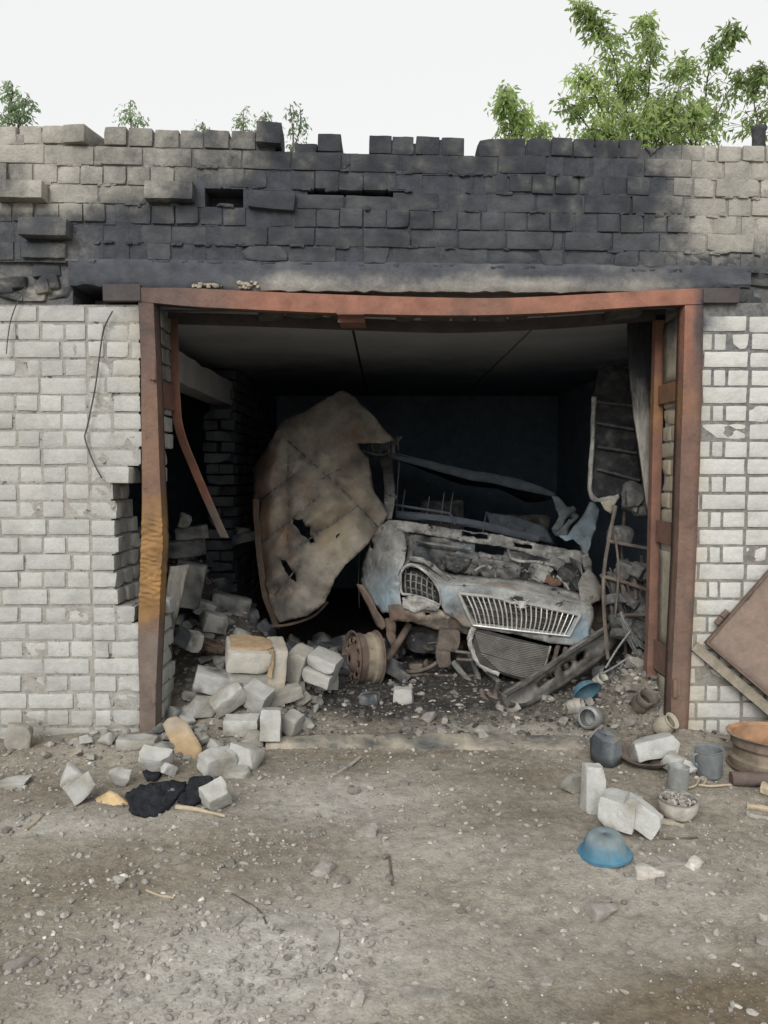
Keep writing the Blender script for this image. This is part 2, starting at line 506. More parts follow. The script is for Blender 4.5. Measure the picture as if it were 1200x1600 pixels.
# ------------------------------------------------------------------ ground
def ground_material():
    m = bpy.data.materials.new('trodden_dirt')
    m.use_nodes = True
    t = m.node_tree
    N, L = t.nodes, t.links
    N.clear()
    out = N.new('ShaderNodeOutputMaterial')
    bs = N.new('ShaderNodeBsdfPrincipled')
    bs.inputs['Roughness'].default_value = .96
    bs.inputs['Specular IOR Level'].default_value = .2
    L.new(bs.outputs[0], out.inputs[0])
    tc = N.new('ShaderNodeTexCoord')
    def nz(sc, det, ro=.6, dist=0.):
        q = N.new('ShaderNodeTexNoise'); q.inputs['Scale'].default_value = sc; q.inputs['Detail'].default_value = det
        q.inputs['Roughness'].default_value = ro; q.inputs['Distortion'].default_value = dist
        L.new(tc.outputs['Object'], q.inputs['Vector']); return q.outputs['Fac']
    def ramp(f, st):
        q = N.new('ShaderNodeValToRGB'); el = q.color_ramp.elements
        while len(el) < len(st): el.new(.5)
        for e, (p_, c_) in zip(el, st): e.position = p_; e.color = (*c_, 1)
        L.new(f, q.inputs[0]); return q.outputs[0]
    def mix(f, a, b, mode='MIX'):
        q = N.new('ShaderNodeMixRGB'); q.blend_type = mode
        for i, x in enumerate((f, a, b)):
            if isinstance(x, (int, float)): q.inputs[i].default_value = x
            elif isinstance(x, tuple): q.inputs[i].default_value = (*x, 1)
            else: L.new(x, q.inputs[i])
        return q.outputs[0]
    def ma(op, a, b):
        q = N.new('ShaderNodeMath'); q.operation = op
        for i, x in enumerate((a, b)):
            if isinstance(x, (int, float)): q.inputs[i].default_value = x
            else: L.new(x, q.inputs[i])
        return q.outputs[0]
    big = nz(1.6, 10, .62, .5)
    c = ramp(big, [(.30, (.15, .128, .101)), (.48, (.232, .207, .170)), (.68, (.315, .289, .245))])
    mid = nz(26, 8, .7)
    c = mix(.8, c, ramp(mid, [(.30, (.50, .49, .47)), (.52, (1, 1, 1)), (.72, (1.28, 1.27, 1.25))]), 'MULTIPLY')
    fine = nz(130, 4, .7)
    c = mix(.8, c, ramp(fine, [(.30, (.55, .55, .54)), (.5, (1, 1, 1)), (.72, (1.3, 1.3, 1.3))]), 'MULTIPLY')
    def at(n):
        q = N.new('ShaderNodeAttribute'); q.attribute_name = n; return q.outputs['Fac']
    def soft(a, amt=.9):
        f = ma('ADD', a, ma('MULTIPLY', ma('SUBTRACT', nz(11, 9, .7), .5), ma('MULTIPLY', ma('MULTIPLY', a, ma('SUBTRACT', 1., a)), amt * 5)))
        q = N.new('ShaderNodeClamp'); L.new(f, q.inputs[0]); return q.outputs[0]
    c = mix(soft(at('dust')), c, ramp(mid, [(.3, (.32, .305, .275)), (.7, (.50, .48, .44))]))
    c = mix(soft(at('brown')), c, ramp(mid, [(.3, (.095, .075, .052)), (.7, (.20, .165, .118))]))
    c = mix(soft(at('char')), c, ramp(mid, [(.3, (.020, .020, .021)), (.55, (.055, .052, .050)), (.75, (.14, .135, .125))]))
    vo = N.new('ShaderNodeTexVoronoi'); vo.inputs['Scale'].default_value = 75
    L.new(tc.outputs['Object'], vo.inputs['Vector'])
    spk = N.new('ShaderNodeMath'); spk.operation = 'LESS_THAN'; L.new(vo.outputs['Distance'], spk.inputs[0]); spk.inputs[1].default_value = .16
    spk2 = ma('MULTIPLY', spk.outputs[0], ma('GREATER_THAN', nz(3.1, 6, .7), .53))
    c = mix(ma('MULTIPLY', spk2, .55), c, (.46, .44, .40))
    L.new(c, bs.inputs['Base Color'])
    b = N.new('ShaderNodeBump'); b.inputs['Strength'].default_value = .7; b.inputs['Distance'].default_value = .006
    L.new(ma('ADD', ma('ADD', mid, ma('MULTIPLY', fine, .35)), ma('MULTIPLY', ma('SUBTRACT', .4, vo.outputs['Distance']), .5)), b.inputs['Height'])
    L.new(b.outputs[0], bs.inputs['Normal'])
    return m
M['ground'] = ground_material()
def g0(px, py):                          # where a stain of the photo lies on the ground plane
    d = ray(px, py)
    t = -CP.z / d.z
    p = CP + d * t
    return p.x, p.y
def stain(lst):
    out = []
    for px, py, rx, ry, a in lst:
        x, y = g0(px, py)
        out.append((x, y, rx, ry, a))
    return lambda v: min(1., sum(a * gs(v.x, v.y, x, y, rx, ry) for x, y, rx, ry, a in out))
dust_f = stain([(520, 1250, .5, .28, .75), (420, 1480, .42, .4, .7), (110, 1290, .32, .14, .75), (300, 1560, .5, .3, .4), (780, 1140, .55, .12, .5), (1050, 1380, .5, .3, .35), (700, 1330, .5, .2, .35), (560, 1450, .35, .2, .2), (880, 1480, .5, .2, .3)])
brown_f = stain([(300, 1370, .5, .2, .4), (380, 1320, .35, .12, .3), (1170, 1590, .34, .20, 1.6), (620, 1180, .6, .1, .6), (120, 1400, .5, .2, .2), (900, 1210, .5, .1, .35)])
_char = stain([(560, 1110, .45, .22, .9), (700, 1110, .6, .2, .7), (660, 1150, .6, .08, .5), (270, 1250, .3, .07, .6), (560, 1200, .5, .06, .25)])
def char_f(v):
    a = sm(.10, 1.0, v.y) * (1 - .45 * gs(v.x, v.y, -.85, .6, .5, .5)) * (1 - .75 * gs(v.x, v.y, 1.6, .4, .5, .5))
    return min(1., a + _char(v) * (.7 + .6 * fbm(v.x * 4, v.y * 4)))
def make_ground():
    xs, ys = [], []
    def axis(lo, hi, st, far):
        a = []
        x = lo
        while x < hi + 1e-6:
            a.append(x); x += st
        s, x = st, a[-1]
        while x < far: s *= 1.45; x += s; a.append(x)
        s, x = st, a[0]
        pre = []
        while x > -far: s *= 1.45; x -= s; pre.append(x)
        return pre[::-1] + a
    xs = axis(-2.5, 2.5, .021, 400)
    ys = axis(-2.5, 2.3, .021, 400)
    mb = MB()
    W = len(xs)
    vs = []
    for y in ys:
        for x in xs:
            k = 1 if abs(x) < 30 and abs(y) < 30 else 0
            z = ground_h(x, y) if k else 0
            if abs(x) < 2.8 and -2.8 < y < 2.4:
                z += .0045 * fbm(x * 36, y * 36, 4, 3)
            vs.append((x, y, z))
    fs = [(j * W + i, j * W + i + 1, (j + 1) * W + i + 1, (j + 1) * W + i) for j in range(len(ys) - 1) for i in range(W - 1)]
    mb.add(vs, fs)
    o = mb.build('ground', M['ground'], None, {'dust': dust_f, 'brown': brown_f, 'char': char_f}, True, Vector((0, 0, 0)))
    tag(o, 'grey brown trodden dirt yard running into the burnt garage', 'ground', kind='structure')
make_ground()

M['mortar_light'] = mat('light_mortar', [(.30, .29, .265), (.37, .36, .33)], 10, bump=1.0, bscale=70, alts=[('dirt', (.24, .225, .19)), ('soot', (.050, .055, .066))], fine=.25)
M['mortar_pale'] = mat('pale_mortar', [(.27, .26, .235), (.38, .37, .34)], 14, bump=1.0, bscale=70, alts=[('dirt', (.24, .225, .19)), ('soot', (.050, .055, .066))], fine=.3, patch=[((.10, .095, .09), 16, .60, .03)])
# ------------------------------------------------------------------ the garage building
garage = empty('brick_garage', (0, 0, 0), 'burnt out white brick garage with a soot blackened parapet and no door', 'garage')
rng = random.Random(11)
def soot_upper(v):
    px, py = proj((v.x, v.y, v.z))
    t = max(0, min(1, (py - 200) / 210))
    n = fbm(v.x * 2.2, v.z * 2.2, 5, 4)
    n2 = fbm(v.x * 9, v.z * 9, 2, 3)
    lx = 330 - 210 * sm(.35, .8, t) + 110 * n
    rx = 1010 + 45 * t + 80 * n
    s = sm(lx - 150, lx + 90, px) * (1 - sm(rx - 50, rx + 90, px))
    s = max(s, .35 * sm(60, 200, px) * (1 - sm(1040, 1120, px)))
    if py > 385: s = max(s, sm(385, 405, py - 12 * n) * (.65 + .3 * sm(900, 1150, px)))
    if px < 110 and py > 330: s = max(s, .85 * (1 - sm(70, 115, px + 20 * n)) * sm(318, 336, py))
    if px < 45 and py > 255: s = max(s, .55 * (1 - sm(20, 50, px)))
    return max(0, min(1, s * (1.0 + .18 * n2) + .10 * n2))
def soot_wall(v):
    px, py = proj((v.x, v.y, v.z))
    n = fbm(v.x * 4, v.z * 4, 8, 3)
    s = .8 * (1 - sm(458, 486, py + 16 * n)) 
    if px > 1090: s = max(s, .9 * (1 - sm(1090, 1150, px)) * (1 - sm(480, 560, py + 30 * n)))
    if 140 < px < 300: s = max(s, .35 * sm(150, 215, px) * (1 - sm(470, 520, py)))
    return s
def dirt_wall(v):
    px, py = proj((v.x, v.y, v.z))
    n = fbm(v.x * 3, v.z * 5, 4, 4)
    s = .85 * sm(1085, 1175, py + 45 * n) if px > 600 else .55 * sm(1090, 1170, py + 50 * n)
    s += .16 * max(0, n2_(v))
    return max(0, min(1, s))
def n2_(v): return fbm(v.x * 1.1, v.z * 1.1, 12, 3) + .2
def yellow_wall(v):
    px, py = proj((v.x, v.y, v.z))
    return max(.30 * sm(165, 215, px) * (1 - sm(560, 650, py)) if px < 300 else 0, .5 * (1 - sm(1080, 1115, px)) if px > 900 else 0)
BR = {'soot': soot_wall, 'dirt': dirt_wall, 'yellow': yellow_wall}
def put_brick(mb, c, size, rot=(0, 0, 0), n=(6, 2, 4), r=.008, rough=.0022, ch=(), tint=0.0, seed=None):
    vs, fs = brick_pts(size, n, r, rough, ch, seed if seed is not None else rng.uniform(0, 99))
    E = Euler(rot).to_matrix()
    mb.add([Vector(c) + E @ v for v in vs], fs, tint)
def course(mb, x0, x1, z, kind, phase, J=.011, H=.088, skip=None, yj=.005, rot=.009, zs=0.0, broken=0.0, xlim=None, boost=0.0):
    L = .25 if kind == 's' else .12
    x = x0 - phase * (L + J)
    while x < x1:
        a, b = max(x, x0), min(x + L, x1)
        if xlim: 
            b = min(b, xlim)
        if b - a > .035 and not (skip and skip((a + b) / 2)):
            ch = chips(rng, (b - a, .12, H), 1 if rng.random() > broken else 2, .008 if rng.random() > broken else .014) if rng.random() < .45 + broken else ()
            cx = (a + b) / 2
            put_brick(mb, (cx, .06 + rng.uniform(-yj, yj), z + zs * cx + rng.uniform(-.0025, .0025)),
                      (b - a - rng.uniform(0, .004), .12, H - rng.uniform(0, .006)), (rng.uniform(-rot, rot), rng.uniform(-rot, rot) * .6 - zs, rng.uniform(-rot, rot)),
                      n=(7, 2, 5) if L > .2 else (5, 2, 5), ch=ch, tint=rng.uniform(-.10, .07) + boost, r=rng.uniform(.004, .008), rough=rng.uniform(.0015, .0045))
        x += L + J
PITCH_W = .0975
ZL = P(600, 490, 0).z          # centre of the top course on the left
# where the left wall ends, course by course (the hole beside the post)
def left_limit(z):
    py = proj((-1.35, 0, z))[1]
    tab = [(0, 222), (722, 222), (724, 205), (751, 205), (753, 178), (784, 178), (786, 187), (806, 184), (812, 178), (838, 180), (842, 186), (870, 184), (900, 172), (903, 182), (938, 186), (944, 200), (966, 215), (985, 222), (2000, 222)]
    for (a, b), (c, d) in zip(tab, tab[1:]):
        if a <= py < c:
            return P(b + (d - b) * (py - a) / (c - a), py, 0).x
    return -1.34
JX0, JX1 = -1.262, 1.664       # the two jamb faces
def make_walls():
    mb = MB()
    for k in range(-1, 25):
        z = ZL - (24 - k) * PITCH_W
        lim = min(left_limit(z), JX0) - rng.uniform(0, .012)
        br = .55 if (k < 10 and lim < -1.29) else .12
        # irregular courses close to the post
        course(mb, -3.6, -1.63 if lim > -1.62 else lim, z, 's' if k % 2 == 0 else 'h', rng.random() * .2 + (.3 if k % 4 == 0 else .8), broken=.10, skip=None)
        if lim > -1.62:
            x = -1.62
            while x < lim - .03:
                L = rng.choice((.12, .12, .085, .25 if k % 2 == 0 else .12))
                e = min(x + L, lim)
                if lim - e < .05: e = lim
                put_brick(mb, ((x + e) / 2, .06 + rng.uniform(-.006, .006), z + rng.uniform(-.004, .004)), (e - x, .12, .086), (rng.uniform(-.015, .015), rng.uniform(-.012, .012), rng.uniform(-.02, .02)),
                          n=(6, 2, 5), ch=chips(rng, (e - x, .12, .088), 1, .012), tint=rng.uniform(-.12, .06), r=.007, rough=.011 if rng.random() < br else .0035)
                x = e + rng.uniform(.009, .018)
    # the loose header sticking out over the hole
    p = P(190, 742, 0)
    put_brick(mb, (p.x, .03, p.z), (.125, .25, .088), (0, .02, .06), n=(6, 5, 4), ch=chips(rng, (.125, .25, .088), 2, .02), tint=.02)
    # short return bricks behind the broken edge and in the jamb
    for k in range(0, 25):
        z = ZL - (24 - k) * PITCH_W
        py = proj((JX0, 0, z))[1]
        lim = min(left_limit(z), JX0)
        if 745 < py < 945:
            if py > 880 or rng.random() < .6:
                put_brick(mb, (lim - .06 + rng.uniform(-.02, .02), .19, z), (.12, .12, .086), (0, 0, rng.uniform(-.05, .05)), n=(5, 4, 4), ch=chips(rng, (.12, .12, .088), 2, .04), tint=-.1)
            if py > 820: put_brick(mb, (lim - .05, .31, z), (.13, .11, .086), (0, 0, .04), n=(5, 4, 4), ch=chips(rng, (.12, .12, .088), 2, .04), tint=-.12)
            continue
        if 700 < py < 745:
            put_brick(mb, (JX0 - .06, .20, z), (.12, .11, .086), (0, 0, .1), n=(5, 4, 4), ch=chips(rng, (.12, .12, .088), 2, .04), tint=-.15)
            continue
        y = .125
        while y < .36:
            L = .12 if k % 2 else .245
            e = min(y + L, .372)
            d = rng.uniform(-.006, .004) - (rng.uniform(0, .03) if py > 900 else 0)
            put_brick(mb, (JX0 - .06 + d, (y + e) / 2, z), (.12, e - y, .086), (0, 0, rng.uniform(-.02, .02)), n=(4, 5, 4),
                      ch=chips(rng, (.12, e - y, .088), 2, .04) if rng.random() < .6 else (), tint=rng.uniform(-.15, 0), rough=.004)
            y = e + .012
    o = mb.build('wall', M['brick'], garage, dict(BR, soot=lambda v: max(soot_wall(v), (.55 if v.y > .14 else 0) * sm(1.4, 2.3, v.z))))
    o['label'] = 'left pier of white brick with a ragged hole beside the post'
    # core and mortar
    mm = MB()
    for k in range(-1, 25):
        z = ZL - (24 - k) * PITCH_W
        lim = min(left_limit(z) - .02, JX0 - .015)
        b = .36 if lim > -1.3 else .30
        box(mm, ((-3.6 + lim) / 2, (.005 + b) / 2, z), (3.6 + lim, b - .005, PITCH_W + .0012 * (k % 2)))
    mm.build('mortar', M['mortar_pale'], garage, {'soot': soot_wall, 'dirt': dirt_wall}, False)
    # right pier
    mb = MB()
    dz = P(600, 479, 0).z - ZL
    for k in range(-1, 25):
        z = ZL + .042 - (24 - k) * PITCH_W
        x0 = JX1 + .012
        kind = 'h' if k % 2 == 0 else 's'
        if z > P(1150, 481, 0).z: continue
        e = x0 + (.06 if kind == 's' else .19) + rng.uniform(-.01, .01)
        x = x0
        while x < e - .02:
            q = min(e, x + .12)
            put_brick(mb, ((x + q) / 2, .06, z), (q - x, .12, .086), (0, rng.uniform(-.01, .01), rng.uniform(-.01, .01)), n=(5, 2, 5), tint=rng.uniform(.05, .22), r=.006, rough=.003, ch=chips(rng, (q - x, .12, .088), 1, .007) if rng.random() < .4 else ())
            x = q + .012
        course(mb, e + .012, 3.6, z, kind, rng.choice((0., .03)), J=.013, broken=.05, boost=.2)
        y = .125
        while y < .36:
            L = .12 if k % 2 else .245
            f = min(y + L, .372)
            put_brick(mb, (JX1 + .06 + rng.uniform(-.003, .006), (y + f) / 2, z), (.12, f - y, .086), (0, 0, rng.uniform(-.02, .02)), n=(4, 5, 4),
                      ch=chips(rng, (.12, f - y, .088), 2, .04) if rng.random() < .5 else (), tint=rng.uniform(-.2, 0), rough=.004)
            y = f + .012
    def ry(v): return .75 if (v.x < JX1 + .13 and v.y > .1) else yellow_wall(v)
    o = mb.build('wall', M['brick'], garage, dict(BR, yellow=ry, soot=lambda v: max(soot_wall(v), (.8 * sm(2.1, 2.45, v.z) if v.y > .1 and v.x < JX1 + .2 else 0))))
    o['label'] = 'right pier of bright white brick with grey joints'
    mm = MB()
    box(mm, ((JX1 + .015 + 3.6) / 2, .183, 1.19), (3.6 - JX1 - .015, .356, 2.46))
    mm.build('mortar', M['mortar_light'], garage, {'soot': soot_wall, 'dirt': dirt_wall}, False)
    # plaster skins on the right jamb
    for (a, b, nm) in ((862, 1008, 1), (1060, 1150, 2), (500, 596, 3)):
        mb = MB()
        for i in range(9):
            for j in range(5):
                z = P(1050, a + (b - a) * i / 8, .2).z
                y = .03 + .30 * j / 4
                mb.v.append(Vector((JX1 - .012 + .006 * fbm(z * 9, y * 9, nm), y + (.02 * n3(z * 20, nm) if j in (0, 4) else 0), z)))
                mb.t.append(0.)
        mb.f = [(i * 5 + j, i * 5 + j + 1, (i + 1) * 5 + j + 1, (i + 1) * 5 + j) for i in range(8) for j in range(4)]
        solid(mb.build('plaster_patch', M['plaster'], garage, {'soot': lambda v: sm(2.1, 2.42, v.z + .1 * n3(v.y * 9, v.z * 9)) * .9}), .012, 0)
make_walls()

# parapet: seven courses whose line droops to the right
def zrow(r, x):                         # centre height of parapet course r (0 = top)
    px = 600 + x * 283
    top = 209 + (238 - 209) * (px / 1200) + (2 if 400 < px < 800 else 0)
    bot = 391 + (411 - 391) * (px / 1200)
    py = top + (bot - top) * r / 6
    return P(600, py, 0).z
def X(px, py=320): return P(px, py, 0).x
def make_parapet():
    mb, mm = MB(), MB()
    H = .094
    def brick(a, b, r, dy=0., dz=0., ry=0., rz=0., rx=0., depth=.12, broken=0, tint=None, h=H):
        cx = (X(a) + X(b)) / 2
        sl = (zrow(r, cx + .1) - zrow(r, cx - .1)) / .2
        Ls = X(b) - X(a)
        ch = chips(rng, (Ls, depth, h), 2 + broken, .014 + .024 * broken) if rng.random() < .55 or broken else ()
        put_brick(mb, (cx, depth / 2 + dy, zrow(r, cx) + dz), (Ls, depth, h), (rx, -sl + ry, rz), n=(7, 3 if depth < .2 else 5, 5), ch=ch, r=rng.uniform(.002, .005),
                  rough=rng.uniform(.0015, .0035) + .004 * broken, tint=rng.uniform(-.12, .08) if tint is None else tint)
    special = {3: [(0, 75), (230, 306), (311, 388), (388, 461)], 5: [(38, 112)], 2: [(645, 757)]}
    def run(a, b, r, kind, **k):
        p = a
        L = 73 if kind == 's' else 34.5
        while p < b - 8:
            q = min(p + L + rng.uniform(-1.5, 1.5), b)
            if b - q < 8: q = b
            if not any(s < (p + q) / 2 < e for s, e in special.get(r, ())):
                brick(p, q, r, dy=rng.uniform(-.011, .009), ry=rng.uniform(-.012, .012), rz=rng.uniform(-.015, .015), dz=rng.uniform(-.004, .004), **k)
            p = q + rng.uniform(1.4, 2.8)
    # top course, with its missing bricks
    for a, b in ((-420, -386), (-383, -348), (-345, -310), (-306, -272), (-268, -234), (-231, -196), (-192, -158), (-154, -120), (-116, -82), (-78, -44), (-40, -4), (-1, 28), (32, 66), (69, 104), (166, 200), (204, 240), (243, 280), (283, 318), (321, 358), (362, 399)):
        brick(a, b, 0, depth=.25, dy=rng.uniform(-.01, .01), ry=rng.uniform(-.02, .02), rz=rng.uniform(-.03, .03), dz=rng.uniform(-.006, .006))
    brick(109, 146, 0, depth=.25, dy=-.03, ry=.03, rz=-.22, dz=.004)
    brick(402, 440, 0, depth=.25, dy=-.05, dz=.030, rz=.05, h=.11)
    brick(497, 533, 0, depth=.25, dz=.004)
    brick(460, 496, 0, depth=.2, dz=-.035, broken=1, h=.06)
    brick(577, 612, 0, depth=.25); brick(613, 646, 0, depth=.25, dz=-.004); brick(650, 686, 0, depth=.25, ry=.02); brick(690, 725, 0, depth=.25, dz=-.003)
    for a, b in ((748, 820), (824, 858), (861, 893), (895, 927), (930, 965), (968, 1002), (1035, 1060), (1064, 1096), (1099, 1117), (1121, 1155), (1159, 1192), (1195, 1230), (1234, 1270), (1273, 1308), (1311, 1346), (1349, 1384), (1387, 1422), (1425, 1460), (1463, 1498), (1502, 1536), (1540, 1575)):
        brick(a, b, 0, depth=.25, dy=rng.uniform(-.008, .008), ry=rng.uniform(-.012, .012), dz=rng.uniform(-.005, .004) - (.012 if a > 1030 else 0), h=H - (.012 if a > 1030 else 0))
    brick(1006, 1032, 0, depth=.2, dz=-.02, broken=2, h=.06)
    for a, b in ((-420, -7), (-3, 70), (73, 147), (151, 224), (227, 300), (303, 377), (380, 455), (457, 533)):
        if b - a < 90: brick(a, b, 1, dy=rng.uniform(-.01, .006))
        else: run(a, b, 1, 's')
    brick(535, 560, 1, broken=2, dz=-.02, h=.07); brick(548, 624, 1); brick(627, 700, 1, dz=-.003); run(703, 1128, 1, 's'); brick(1131, 1170, 1); run(1174, 1620, 1, 's')
    run(-420, 12, 2, 'h'); run(16, 645, 2, 'h'); run(757, 1080, 2, 'h'); run(1118, 1185, 2, 's'); run(1084, 1114, 2, 'h'); run(1188, 1620, 2, 'h')
    for a, b in ((648, 682), (685, 718), (721, 755)): brick(a, b, 2, dz=-.022, dy=.012)
    run(-420, -2, 3, 's'); brick(0, 75, 3, dy=-.075, rx=-.03, dz=-.006); brick(79, 153, 3); brick(157, 229, 3); brick(231, 305, 3, dy=-.065, dz=.008, rx=-.02)
    brick(389, 461, 3, dy=-.03, dz=-.02, ry=.05, rx=-.04); brick(464, 537, 3, dz=-.013, h=.076); brick(540, 611, 3, dz=-.015, h=.074, ry=.01); run(614, 1065, 3, 's'); run(1070, 1135, 3, 's'); brick(1139, 1173, 3); run(1176, 1620, 3, 's')
    run(-420, 52, 4, 'h'); run(56, 1160, 4, 'h'); run(1164, 1620, 4, 's')
    run(-420, 34, 5, 's'); brick(38, 112, 5, dy=-.085, rx=-.02, dz=.004); run(120, 880, 5, 's'); run(883, 1620, 5, 's')
    run(-420, 30, 6, 'h'); brick(33, 103, 6, dy=-.02, h=.08)
    p = 107
    while p < 1190:
        q = p + rng.choice((36, 36, 40, 62, 72, 74))
        brick(p, q, 6, dy=rng.uniform(-.012, .02), broken=1 if p > 300 else 0, h=rng.uniform(.074, .09), dz=.006)
        p = q + rng.uniform(2, 5)
    run(1196, 1620, 6, 'h')
    o = mb.build('parapet', M['brick_upper'], garage, {'soot': soot_upper, 'ashy': lambda v: max(0, min(.85, (sm(250, 400, proj(v)[1]) * .55 + .7 * fbm(v.x * 2.5, v.z * 6, 17)))) * sm(.5, .9, soot_upper(v))})
    # mortar body behind and between the bricks, course by course, in short lengths that follow the droop
    for r in range(1, 7):
        p = -420
        while p < 1620:
            q = p + 20
            c = (p + q) / 2
            if not ((r == 3 and 313 < c < 387) or (r == 1 and 533 < c < 547)):
                cx = (X(p) + X(q)) / 2
                z0, z1 = zrow(r, cx), zrow(r - 1, cx)
                top = (z0 + z1) / 2 - .004
                if r == 1: top = z0 + .05
                bot = z0 - (z1 - z0) / 2 - .006
                f = .006 + rng.uniform(-.003, .005)
                if r in (2,) and 475 < c < 640: bot = z0 - .036
                if r == 3 and 470 < c < 640: top = z0 + .018
                box(mm, (cx, (f + .248) / 2, (top + bot) / 2), ((X(q) - X(p)) * 1.0 - .0006, .248 - f, top - bot))
            p = q
    p = -420
    while p < 1620:
        q = p + 17
        c = (p + q) / 2
        if not (146 < c < 172 or 438 < c < 500 or 532 < c < 580 or 723 < c < 751):
            cx = (X(p) + X(q)) / 2
            z0 = zrow(0, cx)
            a, b = z0 - .05, z0 + .02 + rng.uniform(-.02, .018)
            f = .012 + rng.uniform(-.004, .006)
            box(mm, (cx, (f + .235) / 2, (a + b) / 2), (X(q) - X(p) - .0007, .235 - f, b - a))
        p = q
    cx = X(350)
    box(mm, (cx, .20, zrow(3, cx)), (.3, .09, .12)); box(mm, (X(557), .21, (zrow(2, X(557)) + zrow(3, X(557))) / 2), (.62, .07, .10))
    # squeezed-out mortar lumps
    for _ in range(150):
        px = rng.uniform(100, 1190)
        r = rng.choice((1, 2, 3, 6, 6, 6, 5))
        cx = X(px)
        vs, fs = brick_pts((rng.uniform(.02, .09), .03, rng.uniform(.010, .022)), (5, 3, 3), .004, .006, (), rng.uniform(0, 99), 40)
        c = Vector((cx, rng.uniform(.0, .014), zrow(r, cx) - .05 + rng.uniform(-.004, .004)))
        mm.add([c + v for v in vs], fs)
    mm.build('mortar', M['mortar'], garage, {'soot': lambda v: min(1, soot_upper(v) * 1.1)}, False)
make_parapet()

